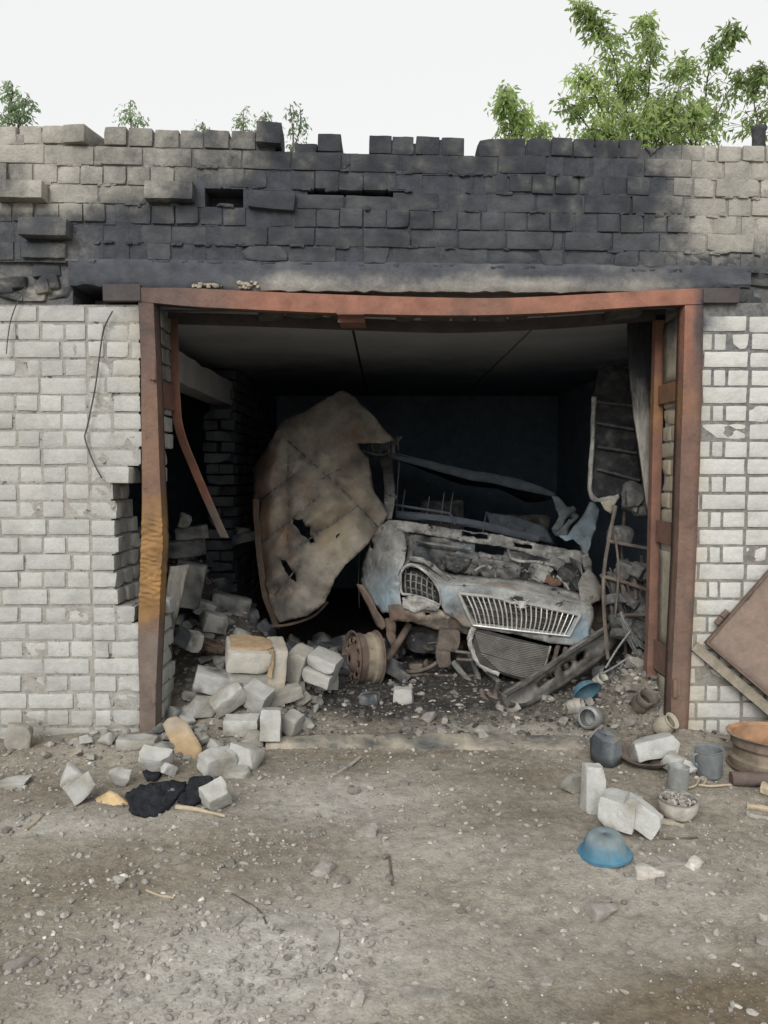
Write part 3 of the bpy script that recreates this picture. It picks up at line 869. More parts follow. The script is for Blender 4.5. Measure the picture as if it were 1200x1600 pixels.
def make_lintel():
    # cast concrete beam over the opening, its ends broken off
    mb = MB()
    n = 90
    vs = []
    rows = 8
    for i in range(n + 1):
        px = 108 + (1172 - 108) * i / n
        yt = 404 + (416 - 404) * (px - 108) / 1064
        yb = 447 + 6 * sm(108, 400, px) + 3 * math.sin((px - 300) / 900 * 3.1) - 4 * sm(1000, 1170, px)
        ring = []
        for k in range(rows):
            t = k / (rows - 1)
            p = P(px, yt + (yb - yt) * t, 0)
            p.y = -.012 + .006 * fbm(p.x * 9, p.z * 14, 3) + (.012 if k in (0, rows - 1) else 0)
            if k == rows - 1: p.z += .010 * fbm(p.x * 22, 3.3)
            ring.append(p)
        b1, b0 = ring[-1].copy(), ring[0].copy()
        b1.y = b0.y = .37
        vs += ring + [b1, b0]
    m = rows + 2
    fs = [(i * m + j, i * m + (j + 1) % m, (i + 1) * m + (j + 1) % m, (i + 1) * m + j) for i in range(n) for j in range(m)]
    fs += [tuple(range(m))[::-1], tuple(range(n * m, n * m + m))]
    mb.add(vs, fs)
    def soot(v):
        px, py = proj(v)
        k = fbm(v.x * 3, v.z * 9, 6, 4)
        s = 1 - sm(422, 450, py + 14 * k) * sm(330, 440, px + 60 * k) * (1 - sm(985, 1090, px + 50 * k)) * .95
        return max(0, s - .25 * max(0, k) * sm(380, 420, px))
    mb.build('lintel', M['lintel'], garage, {'soot': soot}, True)
    # pale crumbs lying on the frame below the lintel at its left end
    for pa, pb in ((300, 350), (372, 404)):
        mb = MB()
        for _ in range(22):
            px = rng.uniform(pa, pb)
            p = P(px, 446 + rng.uniform(-6, 4) * (1 if px > 360 else .5), -.02)
            vs, fs = brick_pts((rng.uniform(.010, .024),) * 3, (3, 3, 3), .006, .006, (), rng.uniform(0, 99), 50)
            mb.add([p + v for v in vs], fs, rng.uniform(-.3, .1))
        tag(mb.build('mortar_crumbs', M['plaster'], garage, None, False), kind='stuff')
    # steel bearing plates showing at both ends, bricks above them
    mb = MB()
    a, b = P(163, 446, 0), P(222, 472, 0)
    box(mb, ((a.x + b.x) / 2, .03, (a.z + b.z) / 2), (b.x - a.x, .12, a.z - b.z))
    bevel(mb.build('bearing_plate', M['rust_frame'], garage, {'soot': lambda v: .8}, False))
    mb = MB()
    a, b = P(1096, 452, 0), P(1152, 475, 0)
    box(mb, ((a.x + b.x) / 2, .03, (a.z + b.z) / 2), (b.x - a.x, .12, a.z - b.z))
    bevel(mb.build('bearing_plate', M['rust_frame'], garage, {'soot': lambda v: .85}, False))
    # broken masonry at the lintel ends
    mb = MB()
    for i in range(34):
        px = rng.uniform(-330, 104)
        py = rng.uniform(414, 462)
        p = P(px, py, 0)
        put_brick(mb, (p.x, .05 + rng.uniform(0, .04), p.z), (rng.uniform(.08, .2), .12, rng.uniform(.05, .085)), (rng.uniform(-.1, .1), rng.uniform(-.15, .15), rng.uniform(-.2, .2)), n=(5, 3, 4), ch=chips(rng, (.14, .12, .08), 3, .04), rough=.007, tint=rng.uniform(-.3, 0))
    mb.build('crushed_masonry', M['brick_upper'], garage, {'soot': lambda v: max(.25, .95 - sm(-.2, .5, fbm(v.x * 5, v.z * 9, 1) + .6 * (2.62 - v.z) * 5 - .5))}, True)
    mb = MB()
    for i in range(22):
        px, py = rng.uniform(1150, 1290), rng.uniform(425, 478)
        p = P(px, py, 0)
        put_brick(mb, (p.x, .07 + rng.uniform(0, .05), p.z), (rng.uniform(.08, .2), .12, rng.uniform(.05, .085)), (rng.uniform(-.1, .1), rng.uniform(-.15, .15), rng.uniform(-.2, .2)), n=(5, 3, 4), ch=chips(rng, (.14, .12, .08), 3, .04), rough=.007, tint=rng.uniform(-.3, 0))
    mb.build('crushed_masonry', M['brick_upper'], garage, {'soot': lambda v: .9}, True)
    for (x0, x1) in ((-3.6, P(109, 430, 0).x), (P(1171, 440, 0).x, 3.6)):
        mm = MB()
        box(mm, ((x0 + x1) / 2, .20, 2.545), (x1 - x0, .33, .26))
        mm.build('mortar', M['mortar'], garage, {'soot': lambda v: .75}, False)
    # inner lintel row seen below the frame bar
    x = JX0 + .05
    while x < JX1:
        mb = MB()
        L = rng.uniform(.1, .25)
        px = proj((x, .3, 2.44))[0]
        if 600 < px < 800 or rng.random() < .3:
            put_brick(mb, (x + L / 2, .30, 2.435 + rng.uniform(-.01, .01)), (L, .12, .085), (0, rng.uniform(-.06, .06), 0), n=(5, 3, 3), ch=chips(rng, (L, .12, .085), 3, .04), rough=.005, tint=-.1)
            mb.build('inner_brick', M['brick_upper'], garage, {'soot': lambda v: .75})
        x += L + .015
make_lintel()

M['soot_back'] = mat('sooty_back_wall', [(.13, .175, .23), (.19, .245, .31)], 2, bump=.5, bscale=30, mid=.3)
def make_shell():
    mb = MB()
    # ceiling slabs with open joints along the depth
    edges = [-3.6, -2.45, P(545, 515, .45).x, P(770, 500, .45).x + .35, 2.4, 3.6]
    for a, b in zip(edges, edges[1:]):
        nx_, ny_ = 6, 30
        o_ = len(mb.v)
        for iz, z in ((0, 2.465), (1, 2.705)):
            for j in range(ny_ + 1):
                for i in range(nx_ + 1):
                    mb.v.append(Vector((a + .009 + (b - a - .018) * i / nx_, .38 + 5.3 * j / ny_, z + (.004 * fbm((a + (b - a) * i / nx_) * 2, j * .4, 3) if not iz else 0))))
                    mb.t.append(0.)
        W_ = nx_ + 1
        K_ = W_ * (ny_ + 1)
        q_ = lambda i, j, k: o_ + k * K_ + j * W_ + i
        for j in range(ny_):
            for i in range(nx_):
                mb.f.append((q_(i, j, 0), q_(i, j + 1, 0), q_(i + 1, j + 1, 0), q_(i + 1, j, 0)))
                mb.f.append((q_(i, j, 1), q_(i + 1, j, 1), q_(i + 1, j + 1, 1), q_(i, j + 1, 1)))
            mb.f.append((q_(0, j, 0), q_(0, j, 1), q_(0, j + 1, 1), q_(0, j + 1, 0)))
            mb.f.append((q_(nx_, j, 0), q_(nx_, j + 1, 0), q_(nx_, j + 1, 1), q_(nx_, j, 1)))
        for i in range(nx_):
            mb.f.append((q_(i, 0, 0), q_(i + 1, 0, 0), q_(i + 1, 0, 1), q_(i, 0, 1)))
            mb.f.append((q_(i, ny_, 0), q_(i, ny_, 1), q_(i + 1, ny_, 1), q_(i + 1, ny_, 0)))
    (mb.build('ceiling_slabs', M['soot_slab'], garage, {'black': lambda v: max(0, min(1, sm(1.6, 4.2, v.y + .35 * fbm(v.x * 1.5, v.y * 1.5)) + .25 * sm(1.2, 2.2, v.x)))}, False))  # soot tone blackens toward the back, painting the fading light into the colour
    mb = MB()
    box(mb, (0, 3.05, 2.74), (7.2, 5.6, .07))
    mb.build('roof', M['soot_slab'], garage, None, False)
    mb = MB()
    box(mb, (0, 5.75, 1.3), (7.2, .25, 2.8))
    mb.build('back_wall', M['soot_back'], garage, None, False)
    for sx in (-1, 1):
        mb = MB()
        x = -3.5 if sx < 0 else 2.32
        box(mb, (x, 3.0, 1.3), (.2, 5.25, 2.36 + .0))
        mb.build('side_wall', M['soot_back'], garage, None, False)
    # remains of the party wall: beam and a ragged brick pillar
    mb = MB()
    a, b = P(272, 590, .95), P(272, 546, .95)
    n = 26
    vs = []
    for i in range(n + 1):
        y = .42 + 4.9 * i / n
        zb, zt = 2.115, 2.33 
        for (x, z) in ((-1.41, zb), (-1.41, zt - .012 * abs(n3(y * 9, 2)) - .02 * (1 if n3(y * 6, 9) > .3 else 0)), (-1.58, zt), (-1.58, zb)):
            vs.append((x + .004 * n3(y * 8, z * 8), y, z + .004 * n3(y * 7, x)))
    mb.add(vs, [(i * 4 + j, i * 4 + (j + 1) % 4, (i + 1) * 4 + (j + 1) % 4, (i + 1) * 4 + j) for i in range(n) for j in range(4)] + [(3, 2, 1, 0), (n * 4, n * 4 + 1, n * 4 + 2, n * 4 + 3)])
    mb.build('ceiling_beam', M['soot_slab'], garage, {'ash': lambda v: .9 * sm(.7, 1.3, v.y + .3 * fbm(v.y * 3, v.z * 9)) * (1 - sm(2.0, 2.5, v.y + .3 * n3(v.z * 9, v.y * 2)))}, False)
    mb = MB()
    r2 = random.Random(5)
    z = .25
    k = 0
    while z < 2.1:
        for j in range(2):
            if r2.random() < .9:
                L = .13 if k % 2 else .25
                put_brick(mb, (-1.475 + (j - .5) * .135 * (k % 2) + r2.uniform(-.02, .02), 2.72 + r2.uniform(-.02, .02), z), (.25 if not k % 2 else .12, .12, .085), (0, 0, r2.uniform(-.08, .08)), n=(4, 3, 3), tint=r2.uniform(-.2, .5), ch=chips(r2, (.2, .12, .08), 2, .04), rough=.004)
                if k % 2 == 0: break
        z += .098
        k += 1
    mb.build('party_wall_pillar', M['soot_brick'], garage)
    mb = MB()
    for k in range(26):
        z = .05 + k * .098
        y0 = 2.85 + r2.uniform(0, .14)
        y = y0
        while y < 5.6:
            put_brick(mb, (-1.49, y + .125, z), (.24, .25, .085), (0, 0, r2.uniform(-.02, .02)), n=(3, 3, 3), tint=r2.uniform(-.2, .3))
            y += .262
    mb.build('party_wall', M['soot_brick'], garage)
make_shell()

# ------------------------------------------------------------------ steel door frame (part of the garage)
def frame_attrs(v):
    px, py = proj(v)
    return px, py
def f_red(v):
    px, py = frame_attrs(v)
    n = fbm(v.x * 4, v.z * 3, 3)
    s = (1 - sm(485, 500, py)) * sm(300, 420, px + 60 * n) * (1 - sm(1090, 1110, px)) * .9
    if 700 < px < 800 and py < 500: s *= .55
    if px > 1010: s = max(s, .75 * (1 - sm(560, 700, py + 90 * n)) * (1 if v.x < 1.70 else .2), .45 * (1 if v.y > .2 else 0))
    if px < 300 and py < 700 and v.y > .2: s = max(s, .5)
    return max(0, min(1, s + .2 * n))
def f_orange(v):
    px, py = frame_attrs(v)
    n = fbm(v.x * 6, v.z * 4, 9)
    s = 0
    if px < 262 and v.y < .12: s = sm(720, 860, py + 60 * n) * (1 - sm(950, 1000, py + 40 * n)) * .9 + .12 * sm(560, 660, py) * (1 - sm(720, 800, py))
    if px > 1000: s = .55 * sm(590, 605, py) * (1 - sm(640, 700, py)) * (1 if v.y > .02 else .2)
    return max(0, min(1, s))
def f_grey(v):
    px, py = frame_attrs(v)
    return .75 * sm(960, 1010, py) if px < 300 else (.15 if py > 900 else 0)
def f_soot(v):
    px, py = frame_attrs(v)
    n = fbm(v.x * 5, v.z * 5, 2)
    s = 0
    if px < 300: s = .35 * (1 - sm(500, 640, py + 60 * n))
    if px > 1085: s = .75 * (1 - sm(520, 640, py + 50 * n))
    if v.z < 2.475 and v.z > 2.40 and abs(v.x) < 1.6 and v.y > .02: s = .8
    return s
FA = {'red': f_red, 'orange': f_orange, 'grey': f_grey, 'soot': f_soot}
def make_frame():
    fr = bpy.data.objects.new('door_frame', None)
    COL.objects.link(fr); fr.parent = garage; ORIG['door_frame'] = Vector((0, 0, 0))
    fr['label'] = 'heat bent rusty steel door frame'
    T = .007
    def poly(lst, k=8):
        out = []
        pts = spline([(a, b, 0) for a, b in lst], k)
        return [(p.x, p.y) for p in pts]
    # left outer post: flange facing out + return into the jamb
    le = poly([(216, 468), (220, 560), (221, 650), (222, 740), (222, 800), (221, 850), (219, 900), (217, 950), (216, 1010), (218, 1080), (218, 1163)])
    re = poly([(239, 468), (243, 560), (246, 650), (249, 740), (252, 800), (254, 850), (251, 900), (249, 950), (246, 1010), (243, 1080), (242, 1163)])
    mb = MB()
    cols = 9
    vs = []
    for (a, b), (c, d) in zip(le, re):
        for j in range(cols):
            t = j / (cols - 1)
            p = P(a + (c - a) * t, b + (d - b) * t, -.012)
            flake = sm(790, 830, b) * (1 - sm(925, 950, b))
            p.y += -.010 * flake * max(0, n3(p.x * 40, p.z * 26 + p.x * 30, 3) * 1.6) - .0015 * fbm(p.x * 20, p.z * 8)
            p.x += .004 * flake * n3(p.x * 30, p.z * 60)
            vs.append(p)
        q = vs[-1].copy()
        for dy in (.03, .07, .10):
            vs.append(q + Vector((.004 * dy * 10, dy, 0)))
    m = cols + 3
    # refine rows vertically
    rows = []
    base = [vs[i * m:(i + 1) * m] for i in range(len(le))]
    for i in range(len(base) - 1):
        for s in range(4):
            t = s / 4
            row = [base[i][j].lerp(base[i + 1][j], t) for j in range(m)]
            rows.append(row)
    rows.append(base[-1])
    vv = []
    for row in rows:
        for j, p in enumerate(row):
            px, py = proj(p)
            fl = sm(785, 830, py) * (1 - sm(930, 955, py))
            if j < cols and fl:
                k = abs(math.sin(p.z * 95 + 3.2 * n3(p.x * 22, p.z * 14, 1) + p.x * 45))
                p = p + Vector((0, -.012 * fl * max(0, k - .45 + .5 * n3(p.x * 50, p.z * 40, 6)), 0))
            vv.append(p)
    mb.add(vv, [(i * m + j, i * m + j + 1, (i + 1) * m + j + 1, (i + 1) * m + j) for i in range(len(rows) - 1) for j in range(m - 1)])
    solid(mb.build('post', M['rust_frame'], fr, FA), T, 0)
    # right outer post
    le = poly([(1071, 474), (1068, 600), (1064, 720), (1060, 860), (1055, 960), (1051, 1050), (1047, 1157)])
    re = poly([(1099, 453), (1097, 600), (1093, 720), (1088, 860), (1083, 960), (1079, 1050), (1074, 1157)])
    mb = MB()
    vs = []
    for (a, b), (c, d) in zip(le, re):
        q = P(a, b, -.012)
        for dy in (.10, .05): vs.append(q + Vector((-.002, dy, 0)))
        for j in range(4):
            t = j / 3
            p = P(a + (c - a) * t, b + (d - b) * t, -.012)
            p.y += -.002 * fbm(p.x * 9, p.z * 5)
            vs.append(p)
    m = 6
    mb.add(vs, [(i * m + j, i * m + j + 1, (i + 1) * m + j + 1, (i + 1) * m + j) for i in range(len(le) - 1) for j in range(m - 1)])
    solid(mb.build('post', M['rust_frame'], fr, FA), T, 0)
    # sagging header bar: front flange + soffit flange
    te = poly([(215, 450), (300, 451), (400, 456), (500, 460), (600, 463.5), (700, 466), (780, 466.5), (860, 463.5), (950, 458.5), (1030, 454), (1101, 451)], 6)
    be = poly([(215, 470), (300, 478), (400, 483), (500, 487.5), (600, 490.5), (700, 492), (780, 491), (860, 488), (950, 482), (1030, 477), (1101, 474)], 6)
    mb = MB()
    vs = []
    for (a, b), (c, d) in zip(te, be):
        for dy in (.09, .045, .0):
            p = P(a, b, -.018); p.y += dy; p.z -= .0 if dy == 0 else -.004
            vs.append(p)
        for t in (.33, .66, 1):
            p = P(a + (c - a) * t, b + (d - b) * t, -.018); p.y -= .003 * fbm(p.x * 5, p.z * 9)
            vs.append(p)
        q = vs[-1]
        for dy in (.04, .09): vs.append(q + Vector((0, dy, .004)))
    m = 8
    mb.add(vs, [(i * m + j, i * m + j + 1, (i + 1) * m + j + 1, (i + 1) * m + j) for i in range(len(te) - 1) for j in range(m - 1)])
    solid(mb.build('header', M['rust_frame'], fr, FA), T, 0)
    # inner frame: right bar, top bar, bent left bar
    L1 = [(-.045, 0), (.012, 0), (.012, .006), (-.038, .006), (-.038, .06), (-.045, .06)]
    mb = MB()
    path = spline([P(1037, 492, .385), P(1034, 600, .385), P(1030, 760, .385), P(1027, 900, .385), P(1024, 1010, .385), P(1020, 1110, .385)], 6)
    sweep(mb, path, L1, Vector((1, 0, 0)), Vector((0, 1, 0)))
    mb.build('inner_post', M['rust_frame'], fr, FA, False)
    mb = MB()
    path = spline([P(262, 497, .385), P(400, 501, .385), P(560, 507, .385), P(700, 511, .385), P(820, 507, .385), P(930, 500, .385), P(1040, 490, .385)], 6)
    sweep(mb, path, [(0, -.035), (.006, -.035), (.006, .03), (.05, .03), (.05, .036), (0, .036)], Vector((0, 1, 0)), Vector((0, 0, 1)))
    mb.build('inner_header', M['rust_frame'], fr, dict(FA, soot=lambda v: .85, red=lambda v: 0), False)
    mb = MB()
    path = spline([P(269, 497, .385), P(271, 560, .385), P(273, 620, .39), P(277, 660, .42), P(290, 703, .50), P(310, 750, .60), P(330, 797, .70), P(350, 840, .78)], 7)
    sweep(mb, path, [(-.022, 0), (.03, -.01), (.034, -.004), (-.012, .006), (-.030, .05), (-.037, .047)], Vector((1, 0, 0)), Vector((0, 1, 0)), wob=.004)
    o = mb.build('bent_bar', M['rust_frame'], fr, dict(FA, red=lambda v: .75 * (1 - sm(1.35, 1.2, v.z)) if v.z > 1.15 else .15, grey=lambda v: .95 * (1 - sm(1.2, 1.36, v.z))), False)
    o['label'] = 'inner jamb bar bent loose and hanging into the garage'
    # tie plates between outer and inner bars
    def plate(px0, px1, y0, y1, side):
        mb = MB()
        x = (JX0 + .006) if side < 0 else (JX1 - .020)
        z0, z1 = P((px0 + px1) / 2, y0, .15).z, P((px0 + px1) / 2, y1, .15).z
        box(mb, (x, .21, (z0 + z1) / 2), (.008, .36, z0 - z1))
        bevel(mb.build('tie_plate', M['rust_frame'], fr, dict(FA, orange=lambda v: .35 if 1.8 < v.z < 2.1 and v.x > 0 else 0), False), .002)
    plate(245, 270, 595, 637, -1)
    plate(1034, 1064, 596, 627, 1)
    plate(1028, 1056, 816, 852, 1)
    plate(1022, 1052, 1012, 1060, 1)
    mb = MB()
    a, b = P(528, 488, .05), P(570, 503, .05)
    box(mb, ((a.x + b.x) / 2, .15, (a.z + b.z) / 2), (b.x - a.x, .40, .010))
    box(mb, ((a.x + b.x) / 2, .04, (a.z + b.z) / 2 - .004), (b.x - a.x, .006, .055))
    mb.build('tie_plate', M['rust_frame'], fr, dict(FA, red=lambda v: .7, soot=lambda v: .2), False)
    # hinges
    for (px, y0, y1) in ((241, 566, 594), (241, 1066, 1098), (1055, 1061, 1089)):
        mb = MB()
        p, q = P(px, y0, -.03), P(px, y1, -.03)
        tube(mb, [p, q], .013, 10)
        c = (p + q) / 2
        box(mb, (c.x + (-.014 if px < 600 else .014), -.022, c.z), (.03, .007, (p.z - q.z) * .9))
        mb.build('hinge', M['rust_frame'], fr, dict(FA, red=lambda v: .2, orange=lambda v: 0), False)
make_frame()

# wires hanging over the left pier
def wire(name, pts, r, label, Y=-.03):
    mb = MB()
    tube(mb, [P(a, b, Y) for a, b in pts], r, 6)
    return tag(mb.build(name, M['wire'], None, origin=P(pts[-1][0], pts[-1][1], Y)), label, 'wire')
wire('wire', [(176, 486), (162, 515), (155, 560), (148, 610), (136, 668), (133, 686), (146, 722), (159, 747)], .0042, 'long dark kinked wire hanging down the left brick pier')
wire('wire', [(40, 448), (28, 470), (17, 500), (12, 530), (10, 553)], .003, 'thin wire curling down below the crushed masonry at the left edge')
# ------------------------------------------------------------------ the burnt van
VB = P(760, 1040, 2.6); VB.z = 0.05
van = empty('burnt_van', VB, 'burnt out pale blue van with no bonnet or glass, tilted inside the garage', 'van')
def lin(a, b): return lambda x, y: a + (b - a) * max(0, min(1, 1))
def vY(px, py): return 1.30
def v_blue(cs):
    # remaining paint: patches (px, py, rx, ry, strength)
    def f(v):
        px, py = proj(v)
        s = sum(a * math.exp(-((px - x) / rx) ** 2 - ((py - y) / ry) ** 2) for x, y, rx, ry, a in cs)
        return max(0, min(1, s + .45 * fbm(v.x * 9, v.z * 9, 4) * min(1, s * 2)))
    return f
def v_soot(k=.35, fr=7):
    return lambda v: max(0, min(1, k + .9 * fbm(v.x * fr, v.z * fr, v.y * 3, 4)))
# fender on the picture's left, wrapping round to the flank
fender = [(604, 814), (616, 818), (632, 833), (635, 856), (631, 880), (622, 896), (625, 925), (627, 950), (612, 957), (597, 958), (580, 940), (563, 913), (565, 879), (572, 858), (582, 840), (592, 824)]
def fY(x, y): 
    t = max(0, min(1, (632 - x) / 68))
    return 1.36 + .60 * t ** 1.6 + .25 * sm(890, 815, y) * (1 - t)
sheet('fender', fender, fY, M['van'], van, .004, [[(577, 846), (583, 851), (584, 858), (578, 856)]], 5, .022, 9, 3, jag=.6,
      attrs={'blue': v_blue([(600, 935, 28, 32, .95), (615, 895, 10, 14, .5)]), 'soot': lambda v: .25 * sm(.7, 1.0, v.z) + .2 * max(0, fbm(v.x * 14, v.z * 14)), 'rust': lambda v: .6 * gs(*proj(v), 622, 952, 14, 8)})
# flank going back from the fender
mb = MB()
vs = []
prof = [(.38, .0), (.62, .02), (.85, .0), (1.02, -.03), (1.08, -.06)]
for i in range(15):
    y = 1.95 + 2.6 * i / 14
    for z, d in prof:
        vs.append((-.20 - d * .5 - (y - 1.95) * .03 + .01 * n3(y * 4, z * 6), y, z + .02 * n3(y * 3, z)))
mb.add(vs, [(i * 5 + j, i * 5 + j + 1, (i + 1) * 5 + j + 1, (i + 1) * 5 + j) for i in range(14) for j in range(4)])
solid(mb.build('side_panel', M['van'], van, {'soot': lambda v: .75}), .004)
# front panel with the grille opening
front = [(640, 884), (652, 882), (672, 895), (688, 912), (722, 914), (770, 918), (816, 926), (862, 935), (907, 943), (926, 948), (927, 970), (919, 985), (922, 1006), (890, 1008), (862, 1005), (800, 990), (742, 981), (725, 980), (712, 966), (694, 957), (690, 945), (687, 920), (668, 897), (650, 886)]
grille_o = [(719, 928), (770, 934), (816, 943), (905, 961), (889, 992), (740, 976)]
def frY(x, y): return 1.34 - .06 * sm(640, 720, x) + .05 * sm(880, 940, x) + .10 * sm(925, 885, y)
sheet('front_panel', front, frY, M['van'], van, .004, [[(722, 932), (770, 937), (816, 946), (900, 963), (886, 989), (743, 973)]], 5, .018, 8, 5, jag=.5,
      attrs={'blue': v_blue([(905, 985, 22, 22, 1.1), (700, 935, 16, 28, .5), (770, 918, 60, 8, .4)]), 'soot': lambda v: max(0, .22 * fbm(v.x * 9, v.z * 9)) + .55 * gs(*proj(v), 712, 945, 14, 14), 'rust': lambda v: .7 * gs(*proj(v), 712, 972, 22, 9)})
# slam panel: the shelf between grille and engine bay
mb = MB()
top = [(636, 884), (660, 890), (690, 912), (730, 914), (770, 918), (816, 926), (862, 935), (907, 943), (926, 948)]
bk = [(640, 872), (668, 880), (706, 896), (735, 899), (772, 902), (818, 906), (866, 915), (900, 925), (918, 930)]
vs = []
pt, pb = spline([(a, b, 0) for a, b in top], 5), spline([(a, b, 0) for a, b in bk], 5)
for a, b in zip(pt, pb):
    for k in range(5):
        t = k / 4
        p = P(a.x + (b.x - a.x) * t, a.y + (b.y - a.y) * t, frY(a.x, a.y) + .003 + .20 * t)
        p.z += .006 * fbm(p.x * 20, p.y * 20)
        vs.append(p)
n = len(pt)
mb.add(vs, [(i * 5 + j, (i + 1) * 5 + j, (i + 1) * 5 + j + 1, i * 5 + j + 1) for i in range(n - 1) for j in range(4)])
solid(mb.build('slam_panel', M['van'], van, {'soot': lambda v: max(0, .3 * fbm(v.x * 8, v.y * 8)), 'rust': lambda v: .5 * gs(*proj(v), 785, 916, 25, 6)}), .004)
# grille
gr = bpy.data.objects.new('grille', None); COL.objects.link(gr); gr.parent = van; ORIG['grille'] = ORIG['burnt_van']
gY = 1.265
mb = MB()
fo = densify([(717, 927), (770, 933), (785, 936), (800, 942), (816, 941), (860, 951), (907, 961), (890, 994), (815, 986), (739, 977)], 12)
for i in range(len(fo)):
    a, b = fo[i], fo[(i + 1) % len(fo)]
    tube(mb, [P(a[0], a[1], gY), P(b[0], b[1], gY)], .0115 if a[1] < 965 else .008, 7, k=1)
mb.build('grille_surround', M['chrome'], gr)
def edge(poly, x):
    for (a, b), (c, d) in zip(poly, poly[1:]):
        if a <= x <= c: return b + (d - b) * (x - a) / (c - a)
    return poly[-1][1]
for i in range(21):
    xt = 728 + i * 8.45
    xb = 746 + i * 6.75
    mb = MB()
    yt = edge([(717, 927), (770, 933), (816, 943), (907, 961)], xt)
    yb = edge([(739, 977), (815, 986), (890, 994)], xb)
    bend = 4 * sm(14, 20, i)
    tube(mb, [P(xt, yt, gY + .004), P((xt + xb) / 2 + 2 - bend * .5 + random.Random(i).uniform(-.8, .8), (yt + yb) / 2, gY - .002), P(xb, yb, gY + .004)], .0056, 6, k=4)
    mb.build('grille_bar', M['chrome'], gr)
# emblem: a small winged badge on the top bar
mb = MB()
c = P(815, 946, gY - .012)
lathe(mb, [(.0001, -.006), (.020, -.006), (.024, 0), (.020, .006), (.0001, .006)], 20, Matrix.Translation(c) @ Matrix.Rotation(R(90), 4, 'X'))
for s in (-1, 1):
    for k in range(3):
        a = P(815 + s * 4, 946 + (k - 1) * 4, gY - .016)
        b = P(815 + s * (13 - 2 * k), 942 + (k - 1) * 6, gY - .012)
        tube(mb, [a, (a + b) / 2 + Vector((0, -.004, .004)), b], .0048, 6, r2=.0025, k=3)
tube(mb, [P(812, 953, gY - .02), P(815, 948, gY - .022), P(819, 940, gY - .018)], .004, 6)
mb.build('badge', M['chrome'], gr)
# mesh behind the bars
mb = MB()
v_, f_ = cdt_mesh([(719, 930), (770, 936), (816, 945), (903, 962), (887, 991), (741, 975)], [], 9)
mb.add([P(x, y, gY + .05 + .01 * n3(x * .2, y * .2)) for x, y in v_], f_)
solid(mb.build('grille_backing', M['van_dark'], gr), .004)
for k in range(4):
    mb = MB()
    t = (k + .7) / 4.4
    pts = [P(x, edge([(717, 930), (770, 936), (816, 945), (907, 963)], x) * (1 - t) + edge([(717, 972), (741, 976), (887, 992), (907, 994)], x) * t, gY + .03) for x in (728, 780, 830, 896 - 8 * t)]
    tube(mb, pts, .004, 5, k=3)
    mb.build('backing_rib', M['steel_brown'], gr)
# headlight cavities
def ring_part(name, outl, Y, r, m):
    mb = MB()
    pts = [P(x, y, Y if not callable(Y) else Y(x, y)) for x, y in outl]
    tube(mb, pts + [pts[0]], r, 7, k=4, rough=.3)
    return mb.build(name, m, van)
hl = [(626, 896), (632, 886), (644, 882), (660, 890), (676, 906), (687, 924), (688, 944), (676, 940), (660, 934), (640, 929), (627, 925)]
ring_part('headlight_rim', hl, lambda x, y: 1.37 - .05 * sm(630, 690, x), .010, M['aluminium'])
o = sheet('headlight_bowl', hl, lambda x, y: 1.50 + .02 * n3(x * .2, y * .2), M['van_dark'], van, .01, (), 8, .02, 20, 8)
mb = MB()
for i in range(6):
    x = 634 + i * 8.5
    tube(mb, [P(x, 890 + i * 3, 1.44), P(x - 1, 912 + i * 2, 1.40), P(x + 1, 930 + i * 2.2, 1.42)], .006, 5, rough=.5, seed=i)
for i in range(3):
    tube(mb, [P(630 + 3 * i, 896 + i * 11, 1.45), P(655, 900 + i * 11, 1.43), P(680, 915 + i * 9, 1.42)], .004, 5, rough=.5, seed=i + 9)
mb.build('headlight_ribs', M['van_dark'], van, {'ash': lambda v: .5})
hr = [(921, 945), (930, 938), (944, 934), (955, 940), (957, 958), (954, 975), (944, 988), (932, 991), (922, 984), (919, 966)]
ring_part('headlight_rim', hr, lambda x, y: 1.40 + .12 * sm(925, 955, x), .013, M['van'])
sheet('headlight_bowl', hr, lambda x, y: 1.56 + .06 * sm(925, 955, x), M['van_dark'], van, .01, (), 8, .03, 20, 9, attrs={'rust': lambda v: .35})
# bent corner panel at the right of the picture
cr = [(900, 890), (911, 888), (924, 893), (935, 912), (948, 935), (957, 952), (962, 978), (952, 985), (955, 962), (950, 945), (938, 936), (925, 942), (913, 938), (905, 926), (916, 915), (912, 902)]
sheet('corner_panel', [(903, 912), (910, 896), (920, 888), (930, 898), (941, 916), (953, 938), (962, 960), (967, 982), (962, 992), (944, 995), (928, 996), (916, 988), (913, 966), (908, 944)], lambda x, y: 1.36 + .26 * sm(930, 966, x) + .3 * sm(940, 890, y), M['van'], van, .005, [[(924, 946), (931, 940), (943, 937), (952, 942), (955, 958), (952, 974), (943, 985), (932, 988), (924, 982), (921, 966)]], 5, .022, 14, 12, jag=.5, attrs={'soot': lambda v: .25, 'rust': lambda v: .15})
# crushed flank on the far side
mb = MB()
vs = []
for i in range(13):
    y = 1.64 + 2.6 * i / 12
    for k, z in enumerate((.18, .36, .54, .70, .80)):
        vs.append((1.60 + .05 * n3(y * 3, z * 5, 4) - .02 * k + .03 * i / 12, y, z + .04 * n3(y * 2, z, 8) + .03 * i / 12))
mb.add(vs, [(i * 5 + j, (i + 1) * 5 + j, (i + 1) * 5 + j + 1, i * 5 + j + 1) for i in range(12) for j in range(4)])
solid(mb.build('side_panel', M['van'], van, {'soot': lambda v: .6}), .004)
